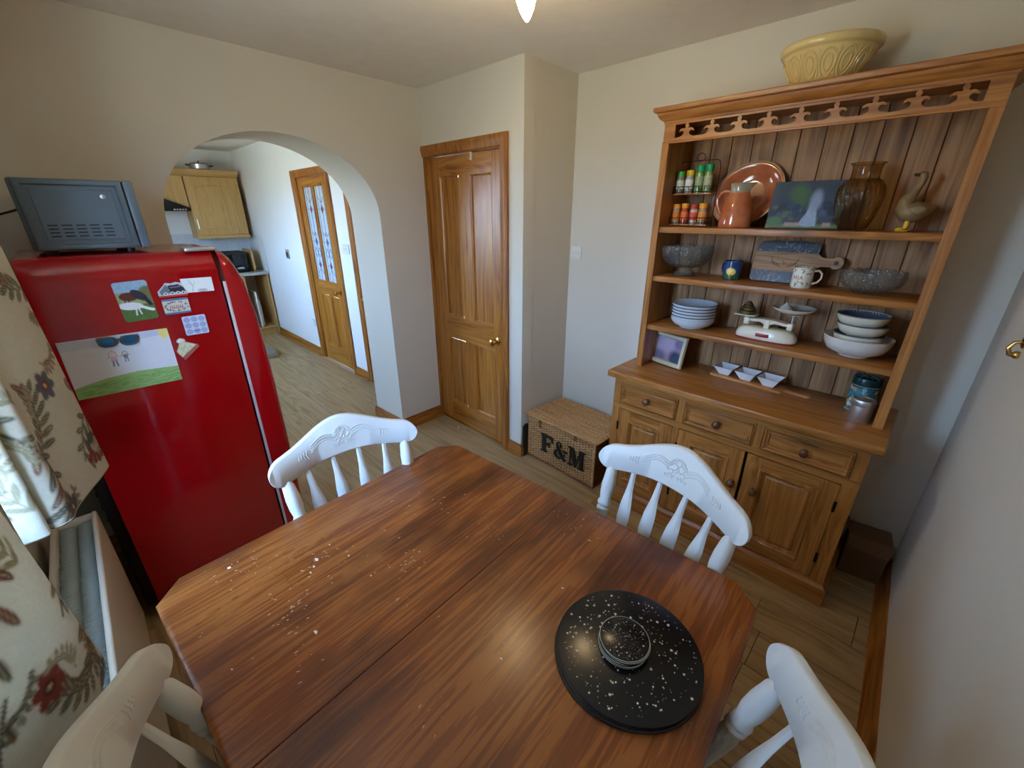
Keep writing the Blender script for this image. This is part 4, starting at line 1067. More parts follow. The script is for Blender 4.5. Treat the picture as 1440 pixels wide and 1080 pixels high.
curtain('curtain', 'cream floral curtain at the far end of the window, beside the red fridge',
        [(-1.72, -.30, -1.765, -.30), (-1.74, -.19, -1.79, -.16), (-1.72, -.15, -1.765, -.107), (-1.66, -.165, -1.69, -.125), (-1.58, -.19, -1.60, -.16), (-1.53, -.215, -1.52, -.185),
         (-1.52, -.24, -1.475, -.195), (-1.54, -.28, -1.46, -.225), (-1.50, -.30, -1.50, -.26), (-1.47, -.26, -1.44, -.235), (-1.45, -.29, -1.43, -.28)], 2.24, .885, .01, 0, 1.0, (.30, .10))
curtain('curtain', 'cream floral curtain nearest the camera, hanging in front of the radiator',
        [(-.80, -.32, -1.10, -.31), (-.82, -.25, -1.13, -.25), (-.80, -.22, -1.105, -.20), (-.72, -.20, -.98, -.215), (-.62, -.215, -.88, -.26), (-.58, -.24, -.78, -.30), (-.54, -.21, -.68, -.285), (-.50, -.18, -.60, -.275), (-.46, -.19, -.52, -.28), (-.42, -.25, -.46, -.30), (-.38, -.30, -.43, -.32)], 2.24, .72, .012, 0, 2.0, (.05, .22))
rail = T('curtain_rail', (-.97, -.29, 2.27), 0, 'white curtain rail above the window, out of view over the curtains', 'curtain rail')
O('rail', MB().tube([(-1.85, -.27, 2.26), (.15, -.27, 2.26)], .012, 12), WHITEP, rail, world_co=True)
for x in (-1.75, -.97, -.3): O('bracket', MB().box(x - .012, x + .012, -.36, -.27, 2.25, 2.275), WHITEP, rail, world_co=True)

# ---------------------------------------------------------------- wicker hamper with letters
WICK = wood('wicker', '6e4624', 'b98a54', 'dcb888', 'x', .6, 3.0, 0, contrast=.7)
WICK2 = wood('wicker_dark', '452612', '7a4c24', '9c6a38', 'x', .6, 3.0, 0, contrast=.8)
hm_loc = Vector((-1.488, 2.135, 0)); hm_rot = R(-2.2)
hm = T('hamper', hm_loc, hm_rot, 'woven wicker hamper with a flat lid on the floor between cupboard and dresser', 'basket')
hw, hd, hh = .286, .175, .33
ROWH = .0088
def weave(x0, x1, z0, z1, fix, fn, stakes, par, name='woven_side', amp=.0048, m=None):
    """rows of withies running over and under stakes; fn(a, b, depth) -> xyz"""
    mb = MB(); nr = int((z1 - z0) / ROWH); ns = stakes * 4
    for r_ in range(nr):
        zc = z0 + (r_ + .5) * (z1 - z0) / nr; ph = PI * (r_ % 2); t = (z1 - z0) / nr * .5
        prof = [(-t, 0), (-t * .5, .0026), (t * .5, .0026), (t, 0)]
        rings = []
        for i in range(ns + 1):
            a = x0 + (x1 - x0) * i / ns; dpt = amp * math.cos(PI * i / 4 + ph)
            rings.append([fn(a, zc + p, dpt + q) for p, q in prof])
        mb.loft(rings, False, False)
    return O(name, mb, m or WICK, par, kind='stuff', recalc=False)
weave(-hw, hw, .01, hh, 0, lambda a, b, d: (a, -hd - d, b), 24, hm)
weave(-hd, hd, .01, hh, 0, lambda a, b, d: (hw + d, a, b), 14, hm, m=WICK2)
weave(-hd, hd, .01, hh, 0, lambda a, b, d: (-hw - d, -a, b), 14, hm)
weave(-hw, hw, .01, hh, 0, lambda a, b, d: (-a, hd + d, b), 24, hm)
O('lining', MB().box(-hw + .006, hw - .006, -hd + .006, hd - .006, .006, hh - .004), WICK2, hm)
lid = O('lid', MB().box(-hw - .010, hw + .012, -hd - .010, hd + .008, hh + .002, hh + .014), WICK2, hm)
ROWH = .0098
weave(-hw - .012, hw + .014, -hd - .012, hd + .01, 0, lambda a, b, d: (a, b, hh + .016 + d), 30, lid, 'woven_top', .0026)
for y in (-hd - .013, hd + .011):
    O('border', MB().tube([(-hw - .018, y, hh + .008), (hw + .018, y, hh + .008)], .0068, 8), WICK, lid)
for x in (-hw - .014, hw + .016):
    O('border', MB().tube([(x, -hd - .012, hh + .008), (x, hd + .01, hh + .008)], .0068, 8), WICK, lid)
for x in (-hw, hw): O('corner_post', MB().tube([(x, -hd - .001, .0), (x, -hd - .001, hh)], .0062, 8), WICK, hm)
O('base_braid', MB().tube([(-hw - .004, -hd - .005, .012), (hw + .004, -hd - .005, .012), (hw + .004, hd, .012)], .008, 8), WICK2, hm)
for x in (-.175, .135):
    o = O('button', MB().lathe([(.0, .006), (.013, .005), (.015, 0), (.013, -.004), (0, -.004)], (x, -hd - .014, hh - .022), 16, ax=(0, -1, 0)), WICK2, hm)
    O('strap', MB().box(x - .009, x + .009, -hd - .012, -hd - .006, hh - .06 if x < 0 else hh - .03, hh + .006, b=.002), WICK2, hm)
LET = plain('letter_black', (26, 24, 24), .35, var=.1)
def text_mesh(s, size, depth):
    cu = bpy.data.curves.new('t', 'FONT'); cu.body = s; cu.size = size; cu.extrude = depth / 2; cu.resolution_u = 6; cu.offset = .0
    cu.align_x = 'CENTER'
    ob = bpy.data.objects.new('t', cu); COL.objects.link(ob)
    dg = bpy.context.evaluated_depsgraph_get(); me = bpy.data.meshes.new_from_object(ob.evaluated_get(dg))
    bpy.data.objects.remove(ob); bpy.data.curves.remove(cu)
    return me
def serif(name, label, polys, x):
    t = T(name, (0, 0, 0), 0, label, 'letter', 'black letters on the hamper')
    M = parent_world(hm); t.location = M @ Vector((x, -hd - .0085, .105)); t.rotation_euler = (0, 0, hm_rot)
    mb = MB()
    for p in polys:
        if p[0] == 'c': mb.tube([(a, -.006, b) for a, b in p[1]], p[2], 8)
        else: mb.prism(p, (0, 0, 0), (1, 0, 0), (0, 0, 1), (0, -.012, 0))
    O('letter_body', mb, LET, t)
serif('letter_f', 'black wooden letter F, leftmost on the front of the wicker hamper', [
    [(.0, 0), (.055, 0), (.055, .009), (.042, .012), (.042, .122), (.055, .125), (.055, .134), (0, .134), (0, .125), (.013, .122), (.013, .012), (0, .009)],
    [(.04, .124), (.108, .124), (.108, .092), (.102, .092), (.092, .113), (.075, .118), (.04, .119)], [(.05, .124), (.108, .124), (.108, .134), (.05, .134)],
    [(.04, .062), (.078, .062), (.078, .073), (.04, .073)], [(.074, .048), (.081, .048), (.081, .088), (.074, .088)]], -.155)
serif('ampersand', 'black wooden ampersand between the letters F and M on the hamper', [
    ('c', [(.098, .072), (.090, .045), (.070, .018), (.045, .006), (.02, .012), (.008, .034), (.018, .056), (.044, .076), (.060, .098), (.052, .122), (.036, .126), (.024, .112), (.030, .088), (.052, .052), (.078, .018), (.098, .006), (.110, .014)], [.004, .005, .006, .0075, .009, .010, .009, .007, .007, .006, .006, .008, .010, .011, .011, .008, .004]),
    [(.080, .068), (.116, .068), (.116, .076), (.080, .076)]], -.035)
serif('letter_m', 'black wooden letter M, rightmost on the front of the wicker hamper', [
    [(0, 0), (.036, 0), (.036, .008), (.023, .012), (.023, .12), (.015, .122), (.014, .012), (0, .008)],
    [(0, .126), (.038, .126), (.038, .134), (0, .134)], [(.012, .128), (.042, .134), (.072, .03), (.062, 0), (.058, 0)],
    [(.062, 0), (.066, 0), (.108, .13), (.098, .134), (.060, .022)],
    [(.096, .128), (.122, .128), (.122, .01), (.096, .01)], [(.092, .126), (.138, .126), (.138, .134), (.092, .134)], [(.084, 0), (.136, 0), (.136, .009), (.084, .009)]], .088)
bn = T('waste_bin', (-1.735, 2.29, 0), 0, 'black object squeezed behind the left edge of the hamper', 'bin')
bn.location = (-1.80, 2.00, 0)
bn.location = (-1.79 + .055, 2.33, 0)
O('bin_body', MB().prism([(-.06, 0), (.05, 0), (.05, .20), (.03, .235), (-.03, .25), (-.055, .235)], (0, 0, .0), (1, 0, 0), (0, 0, 1), (0, .02, 0)), BLACKM, bn)
bn.location = (-1.7905, 1.988, 0); bn.rotation_euler = (0, 0, R(92)); bn.name = 'chalk_slate'; bn['label'] = 'thin black slate leaning upright between the cupboard side and the hamper'; bn['category'] = 'slate'

# ---------------------------------------------------------------- cardboard box in the corner
CARD = plain('cardboard', (120, 88, 62), .8, var=.08)
bx = T('cardboard_box', (.115, 2.27, 0), R(8), 'crumpled brown cardboard box on the floor right of the dresser', 'box')
bx.location = (.108, 2.332, 0)
O('box_body', MB().box(-.08, .08, -.06, .06, 0, .23, b=.003), CARD, bx)
O('box_flap', MB().prism([(-.085, 0), (.085, 0), (.07, .07), (-.075, .065)], (0, -.067, .235), (1, 0, 0), (0, -.35, -.93), (0, .003, 0)), CARD, bx)
O('box_flap', MB().prism([(-.06, 0), (.06, 0), (.05, .05), (-.05, .06)], (-.087, 0, .24), (0, -1, 0), (-.4, 0, .6), (.003, 0, .002)), CARD, bx)
O('tape', MB().box(.04, .083, -.069, -.0665, .16, .2, b=.001), plain('packing_tape', (170, 150, 130), .2), bx)
# ---------------------------------------------------------------- wall fittings
sw = T('light_switch', (-1.772, 2.406, 1.355), 0, 'white double wall socket switch plate left of the dresser', 'switch')
O('plate', MB().box(-.043, .043, -.009, 0, 0, .086, b=.004), WHITEP, sw)
for dx in (-.03, .03): O('screw', MB().lathe([(.004, .002), (.004, 0)], (dx, -.009, .043), 10, ax=(0, -1, 0)), STEEL, sw)
for dx in (-.012, .012): O('rocker', MB().box(dx - .005, dx + .005, -.013, -.008, .033, .053, b=.002), WHITEP, sw)
s2 = T('heating_control', (-5.73, KY, 1.12), 0, 'small dark square control on the kitchen wall left of the glazed door', 'switch')
O('plate', MB().box(-.05, .05, -.012, 0, 0, .11, b=.004), plain('grey_plate', (150, 146, 138), .4), s2)
O('display', MB().box(-.03, .035, -.015, -.012, .02, .08), BRONZE, s2)
s3 = T('switch_plate', (-4.10, KY, 1.28), 0, 'white switch plate between the two pine doors in the kitchen', 'switch')
O('plate', MB().box(-.07, .07, -.008, 0, 0, .085, b=.003), WHITEP, s3); O('rocker', MB().box(-.035, -.02, -.011, -.008, .03, .055), WHITEP, s3); O('rocker', MB().box(.02, .035, -.011, -.008, .03, .055), WHITEP, s3)
s4 = T('power_socket', (-5.07 - .22, KY, .36), 0, 'white socket low on the kitchen wall left of the glazed door', 'socket')
O('plate', MB().box(-.045, .045, -.008, 0, 0, .085, b=.003), WHITEP, s4); O('rocker', MB().box(-.01, .01, -.011, -.008, .05, .07), WHITEP, s4)
hk = T('brass_hook', (.241, 1.913, 1.24), 0, 'small ornate brass hook on the right wall at the frame edge', 'hook')
O('backplate', MB().lathe([(.02, 0), (.02, .004), (.012, .008), (0, .009)], (0, 0, .055), 20, ax=(-1, -.04, 0)), BRASS, hk)
O('hook_arm', MB().tube([(-.004, 0, .055), (-.02, 0, .05), (-.028, 0, .032), (-.022, 0, .014), (-.006, 0, .012)], [.005, .005, .006, .007, .009], 10).sphere((-.006, 0, .014), .012), BRASS, hk)
nl = O('lost_bead', MB().sphere((-2.47, 1.86, .006), .006), WHITEC, base=(-2.47, 1.86, 0)); nl['label'] = 'tiny white bead on the floor by the skirting left of the cupboard door'; nl['category'] = 'bead'

# ---------------------------------------------------------------- ceiling light
lamp = T('ceiling_light', (-1.02, 1.08, HC), 0, 'brass ceiling light with a glowing candle bulb, at the top edge of the picture', 'lamp')
def LP(name, mb, m, **k): return O(name, mb, m, lamp, world_co=True, **k)
LP('ceiling_rose', MB().lathe([(.0, HC), (.07, HC), (.07, HC - .01), (.05, HC - .025), (.015, HC - .035), (.0, HC - .036)], (-.98, 1.0, 0), 32), BRASS)
be, bd = Vector((-1.058, 1.118, 2.285)), Vector((-.35, .35, -.95)).normalized()
bdir = (Vector((-1.105, 1.178, 2.205)) - be).normalized()
LP('arm', MB().tube([(-.98, 1.0, HC - .03), (-.99, 1.02, HC - .06), (-1.01, 1.06, HC - .085), tuple(be - bdir * .02)], .006, 10), BRASS)
LP('lamp_holder', MB().lathe([(.010, -.035), (.014, -.03), (.0145, .0), (.012, .004), (0, .004)], be, 20, ax=bdir), BRASS)
em = bpy.data.materials.new('glowing_bulb'); em.use_nodes = True
eb = em.node_tree.nodes['Principled BSDF']; eb.inputs['Base Color'].default_value = (1, .9, .7, 1); eb.inputs['Emission Color'].default_value = (1, .70, .36, 1); eb.inputs['Emission Strength'].default_value = BULB
LP('bulb', MB().lathe([(.011, .0), (.014, .008), (.026, .028), (.031, .05), (.029, .07), (.022, .092), (.012, .112), (.004, .122), (0, .124)], be, 24, ax=bdir), em)
pl = bpy.data.lights.new('bulb_light', 'POINT'); pl.energy = 6.0; pl.color = (1, .72, .38); pl.shadow_soft_size = .03
po = bpy.data.objects.new('bulb_light', pl); COL.objects.link(po); po.parent = lamp; po.location = be + bdir * .17 - Vector(lamp.location)

# ---------------------------------------------------------------- kitchen beyond the arch
def Kt(name, x, y, z, label, cat, group=None): return T(name, (x, y, z), 0, label, cat, group)
def PK(par, name, mb, m, **k): return O(name, mb, m, par, world_co=True, **k)
TILE = plain('wall_tile', (206, 212, 216), .2, var=.05, nscale=9)
# tiles over the worktop, one by one
for i in range(-2, 14):
    for j in range(3):
        y0 = KY - .005 - .15 * (i + 1); z0 = .93 + .15 * j
        O('tile', MB().box(-7.25, -7.243, y0 + .001, y0 + .149, z0 + .001, z0 + .149, b=.001, seg=1), TILE, bpy.data.objects['wall_kitchen_end'])
cab = Kt('kitchen_cupboard', -7.08, 1.5, 1.33, 'light wood kitchen wall cupboard with an arched panel door, right end', 'cupboard')
PK(cab, 'carcass', MB().box(-7.242, -6.93, 1.205, 1.80, 1.34, 2.07), KWOOD['z'])
dk = PK(cab, 'door', MB().box(-6.93, -6.91, 1.208, 1.797, 1.375, 2.065, b=.003), KWOOD['z'])
mb = MB()
def arch_ring(ins, x, up=0):
    y0, y1, z0, z1 = 1.208 + .085 + ins, 1.797 - .085 - ins, 1.375 + .075 + ins, 1.985 - ins
    p = [(x, y0, z0), (x, y1, z0), (x, y1, z1 - .05)]
    for k in range(1, 10):
        t = k / 10; p.append((x, y1 + (y0 - y1) * t, z1 - .05 + .05 * math.sin(PI * t) ** .8))
    return p + [(x, y0, z1 - .05)]
mb.loft([arch_ring(0, -6.9095), arch_ring(.004, -6.904), arch_ring(.010, -6.9045), arch_ring(.014, -6.909), arch_ring(.035, -6.906)], True, False)
PK(dk, 'arched_panel', mb, KWOOD['z'])
PK(dk, 'handle', MB().tube([(-6.91, 1.235, 1.45), (-6.885, 1.235, 1.455), (-6.885, 1.235, 1.56), (-6.91, 1.235, 1.565)], .005, 8), STEEL)
PK(cab, 'pelmet', MB().box(-7.242, -6.895, 1.20, 1.805, 1.33, 1.372, b=.006), KWOOD['y'])
cor = MB().loft([[(-7.25, .4, z), (-6.93 + a, .4, z), (-6.93 + a, 1.80 + a * .3, z), (-7.25, 1.80 + a * .3, z)] for a, z in ((0, 2.068), (.01, 2.075), (.03, 2.10), (.045, 2.115), (.05, 2.14), (.045, 2.15))])
o = PK(cab, 'cornice', cor, KWOOD['y'])
hc = Kt('hood_cupboard', -7.08, .9, 1.8, 'light wood cupboard enclosing the cooker hood', 'cupboard')
PK(hc, 'carcass', MB().box(-7.248, -7.225, .42, 1.20, 1.86, 2.067).box(-7.225, -6.93, .42, 1.20, 2.05, 2.067), KWOOD['z'])
PK(hc, 'sloping_front', MB().prism([(.46, 2.02), (1.195, 1.702), (1.195, 2.062), (.46, 2.062)], (-6.93, 0, 0), (0, 1, 0), (0, 0, 1), (.015, 0, 0)), KWOOD['z'])
hd_ = Kt('cooker_hood', -7.0, .95, 1.66, 'black angled cooker hood below the light wood cupboard', 'cooker hood')
PK(hd_, 'hood_body', MB().prism([(.4, 1.665), (1.195, 1.665), (1.195, 1.70), (.4, 2.045)], (-7.22, 0, 0), (0, 1, 0), (0, 0, 1), (.36, 0, 0)), BLACKG)
for i in range(5): PK(hd_, 'hood_button', MB().box(-6.86, -6.857, 1.02 + i * .028, 1.038 + i * .028, 1.676, 1.69), STEEL)
pt = Kt('casserole_pan', -7.02, 1.43, 2.15, 'steel pan with a dark lid on top of the kitchen cupboard', 'pan')
pt.location = (-7.0, 1.43, 2.151)
O('pan_body', MB().lathe([(0, 0), (.09, 0), (.10, .01), (.105, .055), (.11, .058), (.108, .062), (0, .062)], seg=32), STEEL, pt)
O('lid', MB().lathe([(.108, .062), (.105, .068), (.06, .082), (.01, .086), (.012, .1), (0, .1)], seg=32), BLACKG, pt)
for s in (-1, 1): O('handle', MB().tube([(0, s * .10, .045), (0, s * .135, .05), (0, s * .145, .055)], .008, 8), BLACKM, pt)
ku = Kt('base_unit', -6.95, 1.3, 0, 'light wood kitchen base unit with a drawer and an open tray slot', 'cabinet')
PK(ku, 'carcass', MB().box(-7.248, -6.66, .5, 1.56, .1, .85), KWOOD['z'])
PK(ku, 'plinth', MB().box(-7.25, -6.70, .5, 1.84, 0, .1), KWOOD['y'])
PK(ku, 'side_panel', MB().box(-7.25, -6.64, 1.825, 1.845, .0, .85), KWOOD['z'])
PK(ku, 'slot_floor', MB().box(-7.25, -6.66, 1.56, 1.825, .1, .12), KWOOD['y'])
for z0, z1 in ((.12, .66), (.68, .84)):
    PK(ku, 'door' if z0 < .2 else 'drawer', MB().box(-6.66, -6.642, 1.15, 1.555, z0, z1, b=.004), KWOOD['z'] if z0 < .2 else KWOOD['y'])
    PK(ku, 'door' if z0 < .2 else 'drawer', MB().box(-6.66, -6.642, .74, 1.145, z0, z1, b=.004), KWOOD['z'] if z0 < .2 else KWOOD['y'])
wt = O('worktop', MB().box(-7.25, -6.62, .5, 1.86, .851, .89, b=.006), plain('worktop_grey', (176, 176, 170), .3, var=.08, nscale=60), base=(-6.95, 1.2, .85)); wt['label'] = 'pale grey kitchen worktop running to the far corner'; wt['category'] = 'worktop'
ub = O('splash_strip', MB().box(-7.23, -6.62, 1.853, 1.862, .89, 1.36), WHITEP, base=(-6.9, 1.86, .89)); ub['label'] = 'narrow white upstand strip on the wall above the worktop end'; ub['category'] = 'strip'
tr_ = Kt('stored_tray', -6.75, 1.70, .12, 'white board stored upright in the open slot of the base unit', 'tray')
PK(tr_, 'tray_board', MB().box(-7.1, -6.68, 1.64, 1.66, .125, .62, b=.006).box(-7.0, -6.74, 1.66, 1.70, .125, .5, b=.01), WHITEP)
af = Kt('air_fryer', -6.8, 1.55, .89, 'black countertop oven with a steel handle on the kitchen worktop', 'appliance')
PK(af, 'body', MB().box(-7.05, -6.72, 1.30, 1.66, .892, 1.16, b=.02), BLACKM)
PK(af, 'front_glass', MB().box(-6.72, -6.714, 1.33, 1.63, .93, 1.13, b=.002), BLACKG)
PK(af, 'handle', MB().tube([(-6.72, 1.52, .95), (-6.68, 1.52, .955), (-6.68, 1.58, .955), (-6.72, 1.58, .95)], .014, 10), STEEL)
bd_ = Kt('tray_upright', -6.9, 1.73, .89, 'wooden chopping board leaning upright at the right end of the worktop', 'board')
PK(bd_, 'board', MB().loft([[(-7.1, 1.715, .892), (-6.76, 1.715, .892), (-6.72, 1.715, .93), (-6.72, 1.715, 1.14), (-6.76, 1.715, 1.18), (-7.1, 1.715, 1.18)], [(-7.1, 1.735, .892), (-6.76, 1.735, .892), (-6.72, 1.735, .93), (-6.72, 1.735, 1.14), (-6.76, 1.735, 1.18), (-7.1, 1.735, 1.18)]]), KWOOD['x'])
lb = Kt('step_box', -5.62, 1.45, 0, 'low grey wooden box on the kitchen floor just past the fridge', 'box')
PK(lb, 'tray', MB().box(-5.80, -5.48, 1.22, 1.44, 0, .07, b=.004), plain('grey_wood', (132, 126, 116), .6, var=.15)); PK(lb, 'handle_slot', MB().box(-5.70, -5.60, 1.436, 1.443, .03, .05), BLACKM)
kn = Kt('pan_on_hob', -4.2, .95, .9, 'silver and dark hob pans seen just above the fridge top', 'pan')
COL.objects.unlink(kn); bpy.data.objects.remove(kn)

# ---------------------------------------------------------------- things on the dresser
S1, S2, S3, WT = 1.583, 1.343, 1.083, .84
# mixing bowl on top
bw = T('mixing_bowl', (-.515, 2.236, 2.0955), 0, 'large yellow cane mixing bowl with an embossed pattern on top of the dresser', 'bowl')
outer = [(.0, 0), (.085, 0), (.09, .004), (.105, .03), (.125, .07), (.139, .105), (.141, .11), (.146, .112), (.151, .118), (.152, .133), (.149, .139), (.143, .14)]
inner = [(.137, .134), (.132, .11), (.112, .055), (.08, .02), (0, .012)]
O('bowl_body', MB().lathe([(a * 1.07, b) for a, b in outer + inner], seg=64), YELC, bw, angle=60)
mb = MB()
def bowl_pt(a, z): 
    r_ = np.interp(z, [.004, .03, .07, .105], [.09, .105, .125, .139]) * 1.07 + .0005; return (r_ * math.cos(a), r_ * math.sin(a), z)
for k in range(14):
    a0 = 2 * PI * k / 14
    mb.tube([bowl_pt(a0 + .19 * math.cos(t), .058 + .040 * math.sin(t)) for t in [2 * PI * j / 22 for j in range(22)]], .0034, 6, closed=True)
    mb.tube([bowl_pt(a0 + .10 * math.cos(t), .058 + .024 * math.sin(t)) for t in [2 * PI * j / 16 for j in range(16)]], .0026, 6, closed=True)
    mb.tube([bowl_pt(a0 + .224, .098), bowl_pt(a0 + .20, .06), bowl_pt(a0 + .224, .022)], .003, 6)
O('embossing', mb, YELC, bw)
# spice rack
sr = T('spice_rack', (-.965, 2.25, S1), 0, 'dark wire spice rack with two tiers at the left end of the top shelf', 'rack')
def W(*pts, r=.0018): mbw.tube(pts, r, 6)
for zt in (.006, .148):
    O('tier_floor', MB().box(-.098, .098, -.032, .03, zt, zt + .006, b=.001), PINE['x'], sr)
mbw = MB()
for x in (-.1, .1): W((x, .03, 0), (x, .03, .27), (x * .92, .03, .295), (x * .8, .03, .30))
W((-.08, .03, .30), (.08, .03, .30))
W(*[(.02 * math.cos(t), .03, .315 + .018 * math.sin(t)) for t in [PI * 2 * k / 16 for k in range(17)]])
for zt in (.0, .142):
    for zz in (.018, .042): W((-.1, .03, zt + zz), (-.1, -.034, zt + zz), (.1, -.034, zt + zz), (.1, .03, zt + zz))
    for k in range(8): x = -.09 + .0257 * k; W((x, -.034, zt + .008), (x, -.034, zt + .042), r=.0012)
O('wire_frame', mbw, DARKMET, sr)
def jar(x, z, h, r, lidc, cont, lab, label, lab2=None):
    t = T('spice_jar', (sr.location.x + x, 2.247, sr.location.z + z), 0, label, 'jar', 'spice jars in the wire rack')
    O('jar_glass', MB().lathe([(0, 0), (r, 0), (r, .003), (r, h * .66), (r * .82, h * .76), (r * .82, h * .8), (0, h * .8)], seg=20), MATS.get('j' + cont) or plain('j' + cont, cont, .12, var=.35, nscale=90, coat=.5), t)
    O('lid', MB().lathe([(r * .93, h * .77), (r * .97, h * .78), (r * .97, h * .985), (r * .9, h), (0, h)], seg=20), MATS.get('l' + lidc) or plain('l' + lidc, lidc, .35), t)
    O('paper_label', MB().lathe([(r + .0004, h * .2), (r + .0005, h * .2), (r + .0005, h * .6), (r + .0004, h * .6)], seg=20, cap=False), MATS.get('p' + lab) or plain('p' + lab, lab, .5, var=.25, nscale=160), t)
    return t
for x, h, lc, ct, lb_, ds in ((-.072, .100, '3c9a3c', '74806a', 'c4ccbc', 'leftmost spice jar on the upper tier, dark green lid'), (-.026, .103, 'd8b414', 'a8a89c', 'dcdce0', 'spice jar with the yellow lid on the upper tier'), (.022, .122, '10a060', '6a8a50', '98a880', 'tall spice jar with a bright green lid, third on the upper tier'), (.064, .124, '10a060', '7a9a58', 'a8b088', 'tall green-lidded spice jar, rightmost on the upper tier')):
    jar(x, .1545, h, .0195, lc, ct, lb_, ds)
for x, h, lc, ct, lb_, ds in ((-.072, .094, 'e0981c', 'a89078', 'd07828', 'leftmost orange-lidded spice jar on the lower tier'), (-.028, .096, 'e0981c', 'a04028', 'd86830', 'second orange-lidded spice jar on the lower tier, red contents'), (.018, .092, 'b83a24', 'c8b8a8', 'c8503a', 'red-topped spice jar, third on the lower tier'), (.062, .096, 'e0981c', 'a08870', 'd8903a', 'orange-lidded spice jar, rightmost on the lower tier')):
    jar(x, .0125, h, .0195, lc, ct, lb_, ds)
# terracotta plate and jug
def terra(name, a, b_, rim=False):
    m, nt, b = base_mat(name, .12, coat=.6, coat_r=.05)
    n = N(nt, 'ShaderNodeTexNoise', i_Scale=14.0, i_Detail=5.0); nt.links.new(coords(nt), n.inputs['Vector'])
    nt.links.new(ramp(nt, n.outputs['Fac'], [(.3, lin(a)), (.7, lin(b_))]), b.inputs['Base Color']); return m
TER = terra('terracotta_glaze', 'a4502c', 'c07850'); TERR = terra('terracotta_rim', 'a89880', 'bca890')
pe = T('serving_plate', (-.742, 2.345, S1), 0, 'oval terracotta serving plate with a pale rim, leaning upright behind the jug', 'plate')
ax = Vector((0, -1, .22)).normalized(); pc_ = (0, 0, .143)
def eggy(p, a, r_, h): return (p[0], p[1], p[2])
M3 = Vector((0, 0, 1)).rotation_difference(ax).to_matrix()
def oval(prof, seg=64, tilt=R(35)):
    rings = []
    for r_, h in prof:
        ring = []
        for i in range(seg):
            a = 2 * PI * i / seg; u, v = r_ * 1.06 * math.cos(a), r_ * .92 * math.sin(a)
            x, y = u * math.cos(tilt) - v * math.sin(tilt), u * math.sin(tilt) + v * math.cos(tilt)
            X = Vector((1, 0, 0)); Y = X.cross(ax).normalized() * -1
            ring.append(Vector(pc_) + X * x + Y * (y if Y.z > 0 else -y) + ax * h)
        rings.append(ring)
    return rings
O('plate_body', MB().loft(oval([(.01, -.012), (.085, -.012), (.1, -.006), (.132, .012), (.146, .016), (.1472, .019)])[::1] + oval([(.1455, .0205), (.132, .017), (.108, .004), (.1, -.004), (.06, -.0075), (.001, -.008)])), TER, pe, angle=60)
O('rim_line', MB().tube(oval([(.1465, .0195)])[0], .0032, 6, closed=True), TERR, pe)
JG = 1
jg = T('jug', (-.735, 2.215, S1), 0, 'terracotta jug with a grey-green neck standing in front of the oval plate', 'jug')
def jfn(p, a, r_, h):
    k = math.exp(-((a - 0.0) ** 2) / .10) + math.exp(-((a - 2 * PI) ** 2) / .10)
    s = max(0, (h - .16) / .03)
    return (p[0] + k * s * .022, p[1], p[2] + k * s * .003)
O('jug_body', MB().lathe([(0, .0), (.065, .0), (.070, .004), (.070, .02), (.066, .08), (.056, .12), (.046, .14), (.0425, .15)], seg=48), TER, jg, angle=60)
O('neck', MB().lathe([(.0425, .15), (.041, .16), (.043, .176), (.046, .188), (.0445, .189), (.041, .176), (.038, .16), (.036, .14)], seg=48, cap=False, fn=jfn), terra('jug_neck', '8c8470', 'a89c82'), jg, angle=60)
O('handle', MB().tube([(-.044, 0, .155), (-.062, 0, .158), (-.082, 0, .150), (-.094, 0, .128), (-.090, 0, .10), (-.076, 0, .07), (-.062, 0, .052)], [.005, .006, .006, .0055, .0055, .0055, .006], 10), terra('jug_handle', 'b07050', 'c48c70'), jg)
# slate photo
r = Ras(.262, .188, (56, 66, 78), 500)
r.rect(0, .262, 0, .12, (48, 66, 84)); r.ell(.10, .06, .035, .05, (58, 98, 70), soft=.6); r.ell(.04, .12, .06, .06, (38, 62, 90), soft=.5); r.ell(.21, .10, .05, .06, (50, 68, 92), soft=.5)
for i in range(40):
    rg = random.Random(i + 70); r.ell(rg.uniform(0, .26), rg.uniform(.09, .165), rg.uniform(.006, .015), rg.uniform(.006, .02), rg.choice([(34, 52, 88), (58, 84, 118), (28, 40, 66), (72, 96, 92)]), soft=.5)
r.rect(0, .262, .172, .188, (92, 116, 88)); r.ell(.03, .16, .03, .02, (70, 108, 82), soft=.5)
r.poly([(.118, .176), (.142, .125), (.15, .09), (.168, .09), (.178, .125), (.186, .18), (.15, .182)], (150, 172, 208), .9); r.ell(.165, .078, .02, .04, (132, 150, 180), soft=.8)
for x0 in (.07, .098, .208): r.rect(x0, x0 + .028, .165, .18, (172, 150, 150), .8)
r.noise(.12, .003, 5)
sp = T('slate_picture', (-.474, 2.262, S1), R(3), 'dark slate with a blurred wedding photo leaning on the top shelf', 'picture')
flat_print('photo', r, (-.131, -.0035, .1885), (1, 0, 0), (0, -.20, -.98), PRINTG, sp, .0006, .002)
o = sp.children[0]; o.location = (0, .0, 0)
sl = []
for i in range(48):
    t = i / 48 * 4; s = int(t); f = t - s; j = random.uniform(-.0012, .0012)
    p = [(-.133 + .266 * f, -.094), (.133, -.094 + .188 * f), (.133 - .266 * f, .094), (-.133, .094 - .188 * f)][s]
    sl.append((p[0] + (j if s % 2 else 0), p[1] + (0 if s % 2 else j)))
O('slate_slab', MB().prism(sl, (0, -.020, .096), (1, 0, 0), (0, .20, .98), (0, .006, -.0012)), plain('slate', (52, 56, 60), .5, var=.2, nscale=40, bumps=.3), sp)
